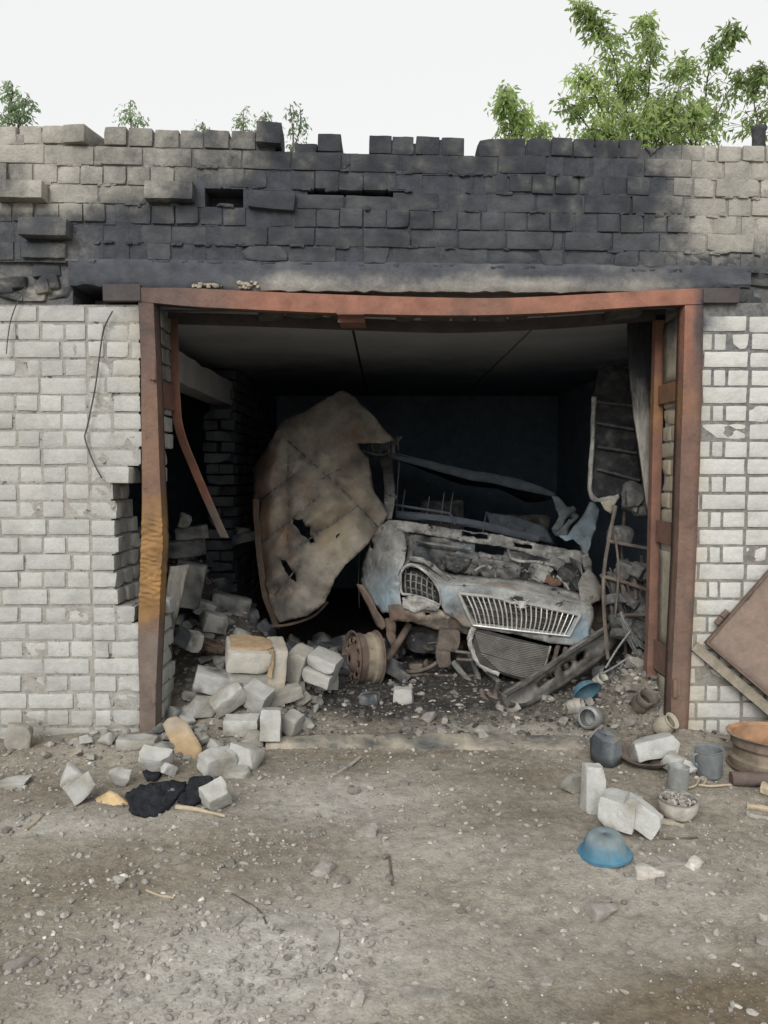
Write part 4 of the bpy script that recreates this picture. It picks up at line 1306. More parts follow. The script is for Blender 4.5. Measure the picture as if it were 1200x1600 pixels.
# cowl beam under the windscreen
ct = [(604, 811), (650, 817), (694, 824), (740, 832), (785, 836), (820, 845), (855, 853), (885, 858), (912, 862)]
cb = [(612, 828), (650, 833), (694, 840), (740, 848), (785, 854), (820, 864), (855, 873), (885, 879), (911, 882)]
outl = ct + cb[::-1]
sheet('cowl', outl, lambda x, y: 2.02 + .10 * sm(700, 900, x) - .06 * sm(810, 880, y), M['aluminium'], van, .02,
      [[(721, 829.5), (761, 836), (762, 843), (722, 837)], [(803, 847), (831, 852), (832, 859), (804, 854)]], 5, .024, 22, 4, jag=.5, attrs=None)
# bulkhead behind the engine
bh = [(628, 832), (694, 840), (785, 854), (850, 872), (908, 884), (905, 925), (860, 918), (818, 908), (772, 903), (720, 898), (668, 882), (640, 866)]
sheet('bulkhead', bh, lambda x, y: 2.06 - .30 * sm(845, 905, y - .13 * (x - 700)), M['van'], van, .006, [[(742, 846), (793, 856), (791, 869), (741, 862)]], 6, .05, 12, 6,
      attrs={'soot': lambda v: min(1, max(.1, .35 + .9 * fbm(v.x * 7, v.z * 7, 2, 4)) + .5 * gs(*proj(v), 705, 880, 30, 16) + .7 * sm(790, 830, proj(v)[0])), 'blue': lambda v: .35 * sm(0, .5, fbm(v.x * 5, v.z * 5, 7))})
rv = random.Random(21)
# inner wing with ridge from headlight back to the cowl
mb = MB()
for pts, r in (([(634, 836, 1.95), (642, 848, 1.8), (640, 868, 1.6), (634, 884, 1.42)], .022), ([(636, 872, 1.55), (660, 876, 1.5), (684, 892, 1.45), (700, 908, 1.4)], .020),
               ([(650, 846, 1.95), (690, 852, 1.95), (735, 858, 1.95)], .012)):
    tube(mb, [P(a, b, y) for a, b, y in pts], r, 8, rough=.5, seed=len(mb.v))
mb.build('inner_wing', M['van'], van, {'soot': v_soot(.2)})
# engine lumps and hoses
def lump(name, px, py, Y, s, m, rot=(0, 0, 0), attrs=None, seed=0, parent=None, rough=.02):
    mb = MB()
    vs, fs = brick_pts(s, (6, 6, 6), min(s) * .16, rough, chips(random.Random(seed), s, 4, min(s) * .4), seed + 3, 12)
    E = Euler(rot).to_matrix()
    c = P(px, py, Y)
    mb.add([c + E @ v for v in vs], fs)
    return mb.build(name, m, parent or van, attrs)
lump('engine_block', 775, 890, 1.85, (.34, .22, .16), M['van_dark'], (0, .15, .1), {'ash': lambda v: max(0, .35 + fbm(v.x * 12, v.z * 12))}, 1)
lump('engine_cover', 722, 884, 1.80, (.26, .16, .10), M['van_dark'], (.2, .15, 0), {'ash': lambda v: max(0, .2 + fbm(v.x * 14, v.z * 14))}, 2)
lump('reservoir', 842, 897, 1.66, (.13, .12, .15), M['aluminium'], (0, .1, .2), None, 3)
lump('engine_bracket', 862, 908, 1.60, (.12, .07, .06), M['steel_brown'], (0, .5, .1), {'rust': lambda v: .9}, 4)
lump('battery_tray', 886, 905, 1.75, (.16, .12, .14), M['van_dark'], (.1, .3, 0), None, 5)
lump('wiper_motor', 868, 880, 1.85, (.12, .08, .09), M['van_dark'], (.1, .5, 0), {'ash': lambda v: .5}, 6)
lump('air_duct', 800, 876, 1.92, (.16, .10, .10), M['van_dark'], (.1, .2, 0), {'ash': lambda v: .35}, 7)
lump('bracket', 757, 868, 1.95, (.10, .08, .05), M['aluminium'], (.1, .2, 0), None, 8)
for i, pts in enumerate((
    [(794, 860, 1.93), (800, 872, 1.8), (815, 877, 1.75), (840, 878, 1.75), (866, 884, 1.75)],
    [(826, 905, 1.6), (846, 914, 1.52), (856, 920, 1.5), (866, 935, 1.45)],
    [(785, 912, 1.5), (806, 914, 1.45), (812, 918, 1.42)],
    [(700, 888, 1.7), (716, 894, 1.68), (730, 884, 1.7), (736, 874, 1.75)],
    [(870, 900, 1.6), (885, 915, 1.55), (890, 930, 1.5), (884, 938, 1.45)],
    [(902, 892, 1.7), (896, 908, 1.6), (904, 922, 1.55), (912, 926, 1.5)],
    [(742, 892, 1.66), (756, 884, 1.66), (770, 890, 1.62), (775, 904, 1.55)])):
    mb = MB()
    tube(mb, [P(*p) for p in pts], .010 if i else .013, 7, rough=.3, seed=i)
    mb.build('hose', M['van_dark'] if i % 2 else M['aluminium'], van)
# flakes and twisted scraps lying in the engine bay
mb = MB()
for _ in range(60):
    px = rv.uniform(690, 905)
    py = edge([(640, 858), (700, 880), (785, 893), (860, 905), (910, 915)], px) + rv.uniform(-14, 12)
    p = P(px, py, 1.6 + rv.uniform(-.08, .12))
    vs, fs = brick_pts((rv.uniform(.012, .05), rv.uniform(.01, .035), rv.uniform(.006, .018)), (3, 3, 3), .003, .008, (), rv.uniform(0, 99), 30)
    E = Euler((rv.uniform(-1, 1), rv.uniform(-1, 1), rv.uniform(0, 6))).to_matrix()
    mb.add([p + E @ v for v in vs], fs, rv.uniform(-.4, 1.6))
tag(mb.build('engine_scraps', M['van_dark'], van, None, False), kind='stuff')
# windscreen pillars, header and roof
pl = [(599, 812), (612, 810), (616, 790), (617, 760), (614, 735), (613, 716), (601, 708), (590, 712), (598, 735), (601, 760), (600, 785), (596, 800)]
sheet('windscreen_pillar', pl, lambda x, y: 2.0 + .75 * sm(812, 705, y), M['van'], van, .03, (), 6, .012, 12, 14, attrs={'soot': lambda v: .25 + .4 * sm(1.3, 1.6, v.z), 'blue': lambda v: .6 * sm(.1, .4, fbm(v.x * 11, v.z * 11, 3)) * sm(1.5, 1.3, v.z)})
ht = [(598, 704), (622, 708), (655, 716), (700, 727), (735, 735), (770, 740), (810, 748), (845, 760), (868, 772)]
hb = [(600, 716), (622, 719), (655, 728), (700, 741), (735, 750), (770, 755), (810, 765), (845, 772), (868, 777)]
sheet('roof_header', ht + hb[::-1], lambda x, y: 2.75 + .05 * n3(x * .02, 1), M['van_roof'], van, .03, (), 6, .012, 9, 15)
mb = MB()
vs = []
hp = spline([(a, b, 0) for a, b in ht], 3)
for p in hp:
    f = P(p.x, p.y + 2, 2.76)
    for k in range(9):
        t = k / 8
        q = f + Vector((.03 * t, 1.9 * t, -.02 * t - .10 * math.sin(t * 2.2) * sm(598, 760, p.x)))
        q.z += .02 * fbm(q.x * 3, q.y * 3)
        vs.append(q)
mb.add(vs, [(i * 9 + j, (i + 1) * 9 + j, (i + 1) * 9 + j + 1, i * 9 + j + 1) for i in range(len(hp) - 1) for j in range(8)])
solid(mb.build('roof', M['van_dark'], van), .006)
# far pillar, crushed
for outl, Y, nm in (([(862, 774), (872, 776), (886, 792), (896, 790), (900, 797), (884, 812), (878, 826), (868, 836), (862, 826), (874, 806)], 2.35, 'crushed_pillar'),
                    ([(868, 836), (880, 822), (900, 800), (905, 806), (890, 826), (884, 838)], 2.25, 'crushed_pillar')):
    sheet(nm, outl, Y, M['van'], van, .012, (), 5, .03, 14, 17, attrs={'soot': lambda v: .45, 'blue': lambda v: .4})
rp = [(872, 838), (888, 836), (896, 824), (910, 806), (922, 784), (930, 786), (937, 795), (931, 820), (924, 846), (917, 866), (908, 864), (906, 852), (896, 842), (884, 846)]
sheet('crumpled_wing', rp, lambda x, y: 2.05 - .20 * sm(870, 930, x), M['van'], van, .005, (), 5, .03, 11, 18, attrs={'blue': lambda v: max(0, min(1, .75 + .5 * fbm(v.x * 8, v.z * 8))), 'soot': lambda v: .25 * max(0, fbm(v.x * 10, v.z * 6) + .3)})
sheet('crumpled_wing', [(908, 868), (918, 864), (925, 876), (926, 892), (918, 900), (912, 888)], lambda x, y: 1.8, M['van'], van, .006, (), 5, .03, 14, 19, attrs={'soot': lambda v: .3})
# cabin: dashboard rail, steering column bits, seat springs
mb = MB()
tube(mb, [P(616, 789, 2.5), P(690, 800, 2.5), P(704, 805, 2.45), (P(711, 820, 2.4))], .012, 7, rough=.2)
tube(mb, [P(618, 803, 2.45), P(740, 818, 2.5), P(840, 842, 2.6)], .035, 8, rough=.4)
mb.build('dash_rail', M['van_roof'], van)
for x, y0, y1 in ((621, 722, 803), (630, 765, 806), (668, 776, 812), (691, 770, 818), (705, 770, 806), (757, 800, 830)):
    mb = MB()
    tube(mb, [P(x + 3, y0, 2.65), P(x, (y0 + y1) / 2, 2.55), P(x - 2, y1, 2.45)], .006, 6)
    mb.build('cabin_wire', M['van_roof'], van)
for (x, y, s) in ((690, 790, .5), (820, 812, .5)):
    mb = MB()
    c = P(x, y + 40, 3.3)
    vs, fs = brick_pts((.45, .14, .62), (5, 4, 6), .04, .03, (), x, 6)
    mb.add([c + v for v in vs], fs)
    mb.build('seat_frame', M['van_dark'], van)
sheet('dark_panel', [(760, 800), (800, 806), (850, 822), (866, 850), (830, 842), (770, 832)], 2.9, M['van'], van, .01, (), 8, .03, 6, 22, attrs={'soot': lambda v: .6, 'blue': lambda v: .7})
# floor pan so the body is closed underneath
mb = MB()
box(mb, (.75, 3.3, .45), (1.75, 2.8, .08), Euler((0, R(9), 0)).to_matrix())
mb.build('floor_pan', M['van_dark'], van)
# front chassis: rusted rail, subframe, brackets, arm, inner wheel arch
rail = [(608, 946), (622, 944), (640, 950), (664, 948), (690, 954), (712, 968), (735, 980), (732, 992), (712, 986), (690, 984), (668, 980), (645, 973), (628, 970), (610, 972), (607, 958)]
sheet('chassis_rail', rail, lambda x, y: 1.33 + .05 * sm(960, 985, y), M['steel_brown'], van, .03, [[(664, 958), (671, 957), (672, 963), (666, 964)]], 5, .030, 14, 24, attrs={'pale': lambda v: max(0, min(1, .55 + fbm(v.x * 9, v.z * 9)) * sm(640, 665, proj(v)[0]) * (1 - sm(960, 975, proj(v)[1]))), 'rust': lambda v: .55 * gs(*proj(v), 625, 964, 25, 10)})
sheet('headlight_tray', [(628, 934), (645, 929), (668, 939), (688, 947), (684, 955), (664, 953), (648, 958), (632, 950)], 1.30, M['aluminium'], van, .01, (), 5, .02, 12, 25)
sheet('arch_liner', [(557, 912), (566, 914), (580, 934), (590, 955), (600, 968), (604, 978), (597, 985), (588, 978), (578, 955), (566, 932)], lambda x, y: 1.75 - .2 * sm(560, 600, x), M['steel_brown'], van, .004, (), 5, .012, 9, 26, attrs={'rust': lambda v: .25})
mb = MB()
tube(mb, [P(640, 975, 1.55), P(622, 1005, 1.50), P(603, 1034, 1.42)], .028, 10)
mb.build('strut', M['steel_brown'], van, {'rust': lambda v: .25})
mb = MB()
tube(mb, [P(610, 968, 1.6), P(612, 990, 1.55), P(616, 1010, 1.55)], .05, 8, r2=.03, rough=.4)
mb.build('hub_carrier', M['steel_brown'], van, {'rust': lambda v: .25})
mb = MB()
tube(mb, [P(598, 1038, 1.40), P(606, 1048, 1.34), P(630, 1055, 1.32), (P(670, 1058, 1.32)), P(715, 1060, 1.32), P(745, 1060, 1.34)], .030, 9, rough=.15)
mb.build('subframe', M['steel_brown'], van)
mb = MB()
tube(mb, [P(604, 1040, 1.38), P(622, 1048, 1.30), P(650, 1049, 1.29), P(672, 1042, 1.30), P(684, 1034, 1.32)], .014, 8)
mb.build('control_arm', M['steel_brown'], van)
lump('chassis_bracket', 700, 1000, 1.36, (.17, .12, .17), M['steel_brown'], (0, .12, 0), None, 30, rough=.01)
lump('chassis_bracket', 692, 1028, 1.30, (.11, .10, .12), M['steel_brown'], (0, .0, .1), None, 31, rough=.01)
lump('gearbox', 665, 1000, 1.75, (.30, .3, .16), M['van_dark'], (0, .12, 0), None, 32)
lump('sump', 740, 1040, 1.7, (.35, .3, .2), M['van_dark'], (0, .12, 0), None, 33)
lump('chassis_bracket', 650, 1042, 1.36, (.10, .08, .05), M['steel_brown'], (0, -.1, 0), None, 34, rough=.008)
mb = MB()
tube(mb, [P(712, 1018, 1.26), P(736, 1021, 1.22), P(742, 1027, 1.22), P(736, 1031, 1.22), P(714, 1030, 1.26)], .011, 8)
mb.build('tow_loop', M['steel_brown'], van)
for pts, r in (([(708, 1034, 1.3), (722, 1052, 1.25), (742, 1072, 1.2), (760, 1078, 1.2)], .022), ([(732, 1020, 1.35), (745, 1050, 1.3), (752, 1075, 1.22)], .018), ([(752, 1040, 1.3), (776, 1062, 1.2), (788, 1080, 1.1)], .02)):
    mb = MB()
    tube(mb, [P(*p) for p in pts], r, 7, rough=.4, seed=len(pts))
    mb.build('bent_bracket', M['van_dark'], van, {'ash': lambda v: .3})
# tangle of scorched parts under the nose
rt = random.Random(55)
for i in range(26):
    px, py = rt.uniform(632, 800), rt.uniform(1005, 1072)
    Y_ = 1.45 + rt.uniform(-.12, .35)
    if i % 2:
        mb = MB()
        a = rt.uniform(0, 6.28)
        L_ = rt.uniform(14, 40)
        tube(mb, [P(px, py, Y_), P(px + L_ * .5 * math.cos(a) + rt.uniform(-5, 5), py + L_ * .3 * math.sin(a) + rt.uniform(-5, 5), Y_ - .04), P(px + L_ * math.cos(a), py + L_ * .5 * math.sin(a), Y_ + .05)], rt.uniform(.006, .02), 7, rough=.5, seed=i)
        mb.build('scorched_rod', M['steel_brown'] if i % 3 else M['van_dark'], van)
    else:
        lump('scorched_lump', px, py, Y_ + .15, (rt.uniform(.05, .16), rt.uniform(.05, .12), rt.uniform(.04, .10)), M['van_dark'] if i % 3 else M['steel_brown'], (rt.uniform(-.6, .6), rt.uniform(-.6, .6), rt.uniform(-.6, .6)), None, 60 + i, rough=.012)
M['fin'] = mat('fin_metal', [(.07, .067, .062), (.13, .125, .115)], 10, bump=.2, bscale=60)
# hanging radiator
rd = [(738, 984), (764, 986), (800, 996), (858, 1010), (852, 1034), (843, 1062), (822, 1066), (795, 1057), (768, 1046), (750, 1036), (740, 1015)]
def radY(x, y): return 1.24 - .12 * sm(985, 1060, y) 
mb = MB()
v_, f_ = cdt_mesh(rd, [], 4, 0, 2)
rp_ = [P(x, y, radY(x, y) + .004 * n3(x * .1, y * .1)) for x, y in v_]
mb.add(rp_, [t if (rp_[t[1]] - rp_[t[0]]).cross(rp_[t[2]] - rp_[t[0]]).y < 0 else t[::-1] for t in f_])
radm = mat('radiator_fins', [(.025, .025, .024), (.06, .058, .054)], 10, rough=.7, bump=.1, bscale=120, metal=.0)
rad = solid(mb.build('radiator', radm, van), .03)
mb = MB()
for k in range(20):
    t = (k + .5) / 20
    a = (740 + 18 * t, 985 + 56 * t) if t < .6 else (750 + 30 * (t - .6) / .4, 1020 + 28 * (t - .6) / .4)
    b = (858 - 14 * t, 1010 + 52 * t)
    tube(mb, [P(*a, radY(*a) - .010), P((a[0] + b[0]) / 2, (a[1] + b[1]) / 2 + 3, radY((a[0] + b[0]) / 2, (a[1] + b[1]) / 2) - .010), P(*b, radY(*b) - .010)], .0045, 5, k=6, tint=.6)
o = mb.build('cooling_fins', M['fin'], rad)
mb = MB()
tube(mb, [P(741, 981, 1.22), P(734, 1000, 1.21), P(742, 1026, 1.19), P(757, 1043, 1.16), P(780, 1054, 1.13)], .020, 8, rough=.6, seed=3)
mb.build('radiator_edge', M['aluminium'], rad)
mb = MB()
tube(mb, [P(860, 1010, 1.22), P(852, 1036, 1.17), P(844, 1062, 1.12)], .010, 7, rough=.3, seed=3)
mb.build('radiator_edge', M['aluminium'], rad)
# torn bumper beam
M['bumper'] = mat('scorched_bumper_steel', [(.045, .043, .041), (.085, .081, .075), (.15, .142, .13)], 7, rough=.8, bump=.5, bscale=50, fine=.3, mid=.3, alts=[('ash', (.33, .32, .30))])
def BY(x): return .42 + .86 * max(0, min(1, (x - 791) / 175))
bo = [(791, 1087), (800, 1078), (831, 1063), (860, 1044), (885, 1026), (905, 1010), (925, 998), (946, 985), (960, 976), (968, 978), (972, 988), (958, 1006), (942, 1024), (915, 1047), (880, 1068), (850, 1088), (822, 1102), (806, 1105), (794, 1102)]
sheet('bumper_beam', bo, lambda x, y: BY(x) + .016 * math.sin((y + .68 * x) * .2), M['bumper'], van, .04,
      [[(880, 1040), (892, 1032), (898, 1036), (896, 1045), (884, 1052), (878, 1048)], [(902, 1024), (914, 1015), (919, 1019), (914, 1030), (904, 1035), (900, 1031)], [(838, 1068), (868, 1050), (871, 1056), (842, 1075)]], 5, .008, 8, 28, attrs={'ash': lambda v: max(0, min(.75, .35 + .6 * fbm(v.x * 8, v.z * 8)))})
mb = MB()
tube(mb, [P(x, y, BY(x) - .01) for x, y in ((791, 1086), (832, 1061), (885, 1024), (946, 985), (962, 977))], .014, 8)
mb.build('bumper_flange', M['bumper'], van)
mb = MB()
tube(mb, [P(x, y, BY(x) - .01) for x, y in ((793, 1100), (822, 1101), (880, 1067), (942, 1023), (970, 989))], .017, 8)
mb.build('bumper_flange', M['bumper'], van)
for pts in ([(752, 1078, .80), (758, 1092, .74), (772, 1104, .70), (784, 1106, .70), (776, 1096, .74), (762, 1082, .8)], [(778, 1070, .95), (774, 1086, .8), (780, 1102, .72), (790, 1100, .72)], [(884, 1012, 1.3), (882, 1030, 1.25), (888, 1050, 1.2)], [(872, 1008, 1.32), (866, 1030, 1.28), (858, 1056, 1.2)]):
    mb = MB()
    tube(mb, [P(*p) for p in pts], .017, 7, rough=.3, seed=len(mb.v) + 2)
    mb.build('bent_bracket', M['steel_brown'], van)
# bare front wheel
def rim_mesh(mb, R0, W, Mx, part=None):
    prof = [(R0 * .86, -W * .44), (R0 * .90, -W * .47), (R0 * .975, -W * .5), (R0, -W * .485), (R0 * .99, -W * .46), (R0 * .935, -W * .44), (R0 * .92, -W * .30), (R0 * .93, -W * .25), (R0 * .86, -W * .17), (R0 * .855, W * .06), (R0 * .91, W * .16), (R0 * .905, W * .40), (R0 * .94, W * .435), (R0 * .99, W * .45), (R0, W * .48), (R0 * .975, W * .5), (R0 * .91, W * .465), (R0 * .885, W * .43), (R0 * .88, W * .17), (R0 * .83, W * .06), (R0 * .82, -W * .16), (R0 * .86, -W * .28), (R0 * .86, -W * .44)]
    if part == 'outer': prof = prof[:16]
    if part == 'inner': prof = prof[15:]
    lathe(mb, prof, 56, Mx)
def disc_mesh(mb, R0, z, Mx, slots=10, hub=.22):
    # wheel face with a ring of slots and a hub hole
    pr = [(hub * .55, .035), (hub, .035), (hub * 1.35, .03), (R0 * .50, .0), (R0 * .56, .012), (R0 * .63, .018), (R0 * .73, .012), (R0 * .80, -.02)]
    pr = [(a if i > 2 else a * R0, b) for i, (a, b) in enumerate(pr)]
    n = slots * 6
    vs = [Mx @ Vector((r * math.cos(2 * math.pi * j / n), r * math.sin(2 * math.pi * j / n), z + h)) for r, h in pr for j in range(n)]
    fs = []
    for i in range(len(pr) - 1):
        for j in range(n):
            if i in (4, 5) and j % 6 in (1, 2, 3): continue
            fs.append((i * n + j, i * n + (j + 1) % n, (i + 1) * n + (j + 1) % n, (i + 1) * n + j))
    mb.add(vs, fs)
wc = P(568, 1029, 1.15)
Mx = Matrix.Translation(wc) @ Euler((0, R(4), R(22))).to_matrix().to_4x4() @ Matrix.Rotation(R(-90), 4, 'Y')
wh = bpy.data.objects.new('wheel', None); COL.objects.link(wh); wh.parent = van; ORIG['wheel'] = ORIG['burnt_van']
wh['label'] = 'bare rusty front wheel without a tyre'
mb = MB()
rim_mesh(mb, .20, .19, Mx)
mb.build('rim', M['rim'], wh, {'pale': lambda v: .8 if -.07 < (Mx.inverted() @ v).z < .03 else .0, 'dark': lambda v: .45 * max(0, .4 + fbm(v.x * 12, v.z * 12))})
mb = MB()
disc_mesh(mb, .20, .07, Mx)
solid(mb.build('wheel_disc', M['rim'], wh), .005)

# ------------------------------------------------------------------ buckled door leaf leaning on the van
leaf_o = [(535, 609), (553, 618), (575, 640), (596, 664), (617, 688), (598, 692), (560, 692), (562, 702), (575, 716), (580, 740), (586, 770), (607, 803), (592, 828), (566, 860), (540, 882), (524, 905), (508, 942), (480, 962), (450, 970), (436, 974), (420, 940), (408, 885), (400, 830), (396, 780), (396, 733), (412, 706), (430, 675), (445, 657), (470, 646), (500, 628)]
hole1 = [(458, 808), (465, 812), (472, 811), (478, 822), (487, 823), (484, 834), (492, 848), (486, 850), (478, 840), (470, 836), (466, 826), (457, 818)]
hole2 = [(437, 874), (447, 876), (453, 890), (462, 898), (463, 910), (452, 902), (444, 892)]
hole3 = [(524, 838), (532, 832), (526, 842)]
creases = [((440, 680), (540, 770)), ((540, 770), (592, 826)), ((396, 790), (470, 735)), ((404, 852), (500, 775)), ((408, 894), (560, 790)), ((430, 930), (470, 880)), ((450, 700), (450, 860)), ((446, 658), (396, 735)), ((500, 750), (575, 712))]
def seg_d(x, y, s):
    (ax, ay), (bx, by) = s
    t = max(0, min(1, ((x - ax) * (bx - ax) + (y - ay) * (by - ay)) / ((bx - ax) ** 2 + (by - ay) ** 2)))
    return math.hypot(x - ax - t * (bx - ax), y - ay - t * (by - ay))
def leafY(x, y):
    Y = 1.62 + .62 * (970 - y) / 360
    cx, cy = (x - 495) / 110, (y - 790) / 190
    Y -= .22 * max(0, 1 - cx * cx - cy * cy * .8)
    c = 0
    for s in creases: c = max(c, 1 - seg_d(x, y, s) / 24)
    Y += .085 * max(0, c)
    Y += .20 * sm(425, 395, x)
    Y += .05 * sm(560, 610, x) * (1 if y > 740 else 0)
    return Y
bp = P(430, 974, leafY(430, 974)); bp.z = ground_h(bp.x, bp.y)
leafE = empty('buckled_metal_sheet', bp, 'large buckled rust brown metal door sheet with holes, leaning against the van', 'metal sheet')
def leaf_rust(v):
    px, py = proj(v)
    k = fbm(v.x * 6, v.z * 6, 11)
    return max(0, min(1, .75 * sm(440, 405, px + 25 * k) + .6 * gs(px, py, 448, 830, 14, 60) + .35 * sm(.1, .5, k) + .4 * gs(px, py, 560, 690, 30, 25)))
def leaf_soot_shade(v):
    px, py = proj(v)
    k = fbm(v.x * 7, v.z * 7, 21)
    c = max(math.exp(-seg_d(px, py, s) / 4.5) for s in creases)  # dark lines along the folds: crease shade painted in with the soot
    return max(0, min(1, 
        .5 * c + .8 * sm(905, 960, py + 30 * k) * .7 + .55 * sm(660, 615, py + 14 * k) + .7 * gs(px, py, 475, 832, 22, 26) + .5 * gs(px, py, 452, 892, 22, 24) + .45 * max(0, k)))
sheet('sheet_skin', leaf_o, leafY, M['sheet'], leafE, .003, [hole1, hole2, hole3], 5, .030, 6, 31, jag=.8, attrs={'rust': leaf_rust, 'soot': leaf_soot_shade, 'yellow': lambda v: max(0, min(1, .85 * gs(*proj(v), 515, 830, 38, 38) + .3 * gs(*proj(v), 545, 770, 40, 30) + .5 * fbm(v.x * 12, v.z * 12, 2) * gs(*proj(v), 515, 825, 50, 45)))})
mb = MB()
pth = spline([P(398, 780, 1.98), P(404, 860, 1.92), P(412, 920, 1.82), P(424, 960, 1.74), P(431, 981, 1.70)], 6)
sweep(mb, pth, [(-.02, 0), (.03, -.03), (.034, -.026), (.02, .09), (.012, .09), (.0, .0)], Vector((1, 0, 0)), Vector((0, 1, 0)), wob=.01)
mb.build('edge_fold', M['leaf_frame'], leafE, None, False)
mb = MB()
tube(mb, [P(424, 979, 1.66), P(455, 975, 1.66), P(490, 962, 1.68), P(512, 940, 1.70)], .012, 7)
mb.build('edge_fold', M['leaf_frame'], leafE)
for (ax, ay), (bx, by) in creases:
    mb = MB()
    pts = []
    for k in range(13):
        t = k / 12
        x, y = ax + (bx - ax) * t, ay + (by - ay) * t
        if not pip(x, y, leaf_o) or pip(x, y, hole1) or pip(x, y, hole2): continue
        p = P(x, y, leafY(x, y))
        fr, amp, seed = 6, .030, 31
        p = p + Vector((0.25 * n3(p.x * fr, p.z * fr, seed + 40), fbm(p.x * fr, p.z * fr, seed * 3.3, 3), 0.25 * n3(p.x * fr, p.z * fr, seed + 70))) * amp
        pts.append(p + Vector((0, .000, 0)))
    if len(pts) > 2:
        tube(mb, pts, .0065, 6, k=3, rough=.6, seed=int(ax))
        mb.build('seam', M['van_dark'], leafE)
# the ribbed bracket and scraps between sheet and van
mb = MB()
for i in range(12):
    tube(mb, [P(575 + i * 4.2, 684 + rv.uniform(-3, 3), 2.5), P(575 + i * 4.2 + rv.uniform(-2, 2), 706 + rv.uniform(-4, 3), 2.5)], .007, 5, rough=.4, seed=i)
tube(mb, [P(566, 704, 2.5), P(600, 710, 2.6), P(628, 682, 2.6)], .012, 6)
mb.build('roof_rack_scrap', M['van_dark'], van, {'ash': lambda v: .4})
# ------------------------------------------------------------------ loose bricks and rubble
rr = random.Random(77)
def piece(name, label, cat, px, py, size, rot, m, Y=None, sink=.006, group=None, seed=None, chip=2, depth=.03, rough=.004, attrs=None, n=(10, 7, 6), tint=0.0, at=None, fr=14, r=None):
    q = random.Random(seed if seed is not None else px * 7 + py)
    vs, fs = brick_pts(size, n, r or min(size) * .05, rough, chips(q, size, chip, depth) if chip else (), q.uniform(0, 99), fr)
    E = Euler([R(a) for a in rot]).to_matrix()
    vs = [E @ v for v in vs]
    lo = min(v.z for v in vs)
    base = at if at is not None else (P(px, py, Y) if Y is not None else G(px, py))
    mb = MB()
    mb.add([base + v - Vector((0, 0, lo + sink)) for v in vs], fs, tint)
    o = mb.build(name, m, None, attrs, True, base)
    return tag(o, label, cat, group)
def dirtf(k, fr=9): return lambda v: max(0, min(1, k + 1.1 * fbm(v.x * fr, v.z * fr, v.y * fr, 4)))
def low_dirt(z0, h): return lambda v: max(0, min(1, .15 + .8 * (1 - sm(z0, z0 + h, v.z + .02 * fbm(v.x * 20, v.y * 20))) + .4 * fbm(v.x * 14, v.z * 14, v.y * 14)))
B = M['brick']
def br(px, py, size, rot, label, Y=None, dirt=.30, soot=0., **k):
    k['chip'] = k.get('chip', 2) + 2
    k['rough'] = .006
    return piece('brick', label, 'brick', px, py, size, rot, B, Y, attrs={'dirt': dirtf(dirt), 'soot': dirtf(soot) if soot else (lambda v: 0)}, **k)
# in front of the opening, left
br(340, 1208, (.165, .115, .095), (12, 4, 38), 'white half brick tilted on the dirt, in front of the yellow brown board', chip=3, depth=.02)
br(384, 1197, (.15, .11, .10), (-14, 10, -24), 'white broken brick leaning right, behind the half brick next to the yellow brown board', chip=4, depth=.035, tint=-.05)
br(337, 1262, (.115, .10, .085), (24, -14, 38), 'small white brick end standing tilted beside the black tar felt', chip=2, depth=.02, tint=.03)
br(378, 1146, (.19, .11, .095), (3, 0, 2), 'clean white brick lying flat at the foot of the rubble heap', chip=1, depth=.012, tint=.08)
br(424, 1158, (.11, .17, .165), (-12, 2, 4), 'white brick on end beside the clean flat brick', chip=2, depth=.015)
br(456, 1149, (.09, .11, .115), (10, 16, -22), 'small broken white brick right of the one standing on end', chip=4, depth=.03, tint=-.12)
br(357, 1116, (.20, .12, .10), (18, -34, 22), 'white brick tipped up on its corner above the clean flat brick', chip=2, depth=.03)
br(402, 1112, (.15, .12, .13), (14, 22, -18), 'white brick leaning right behind the tipped up brick', chip=2, depth=.02, tint=-.06)
br(318, 1118, (.14, .11, .10), (5, 8, 28), 'dull grey brick piece half way up the left edge of the rubble heap', dirt=.6, chip=3, depth=.03, tint=-.15)
br(342, 1088, (.29, .14, .12), (10, 14, 12), 'long white block with a sooty lower face under the clay topped block', dirt=.2, soot=.15, chip=2, depth=.03)
br(440, 1102, (.24, .12, .07), (8, -14, 16), 'flat grey brown slab in the middle of the rubble heap', dirt=.8, chip=3, depth=.03, tint=-.2)
br(510, 1076, (.125, .12, .11), (0, 6, 30), 'white brick end on the right end of the rubble heap, near the bare wheel', chip=2, depth=.02)
br(532, 1050, (.10, .09, .09), (20, 10, 60), 'small grey lump of brick between the heap and the bare wheel', dirt=.5, chip=5, depth=.04)
br(630, 1098, (.125, .088, .10), (0, -3, -6), 'single dusty white brick lying under the front of the van', chip=2, depth=.02, dirt=.3)
br(578, 1100, (.12, .09, .07), (0, -6, -14), 'sooty dark brick half buried below the bare wheel', dirt=.4, soot=.75, chip=3, depth=.02)
br(244, 1208, (.155, .09, .11), (22, 6, -8), 'blue white broken brick below the left door post', chip=4, depth=.045, tint=.02)
br(116, 1230, (.10, .08, .09), (10, 22, 20), 'rounded whitish brick lump, the rear of a pair near the wall with the hole', chip=4, depth=.035, tint=-.06)
br(126, 1252, (.12, .08, .09), (-14, -26, 38), 'whitish brick slab leaning on the rounded lump near the wall with the hole', chip=3, depth=.03, tint=-.04)
br(186, 1228, (.10, .06, .06), (25, 30, 20), 'small sharp white chip of brick above the sandy yellow tile', chip=5, depth=.03, tint=.08)
br(262, 1212, (.07, .06, .05), (5, 30, 50), 'small pale fragment against the lower edge of the yellow brown board', chip=5, depth=.03)
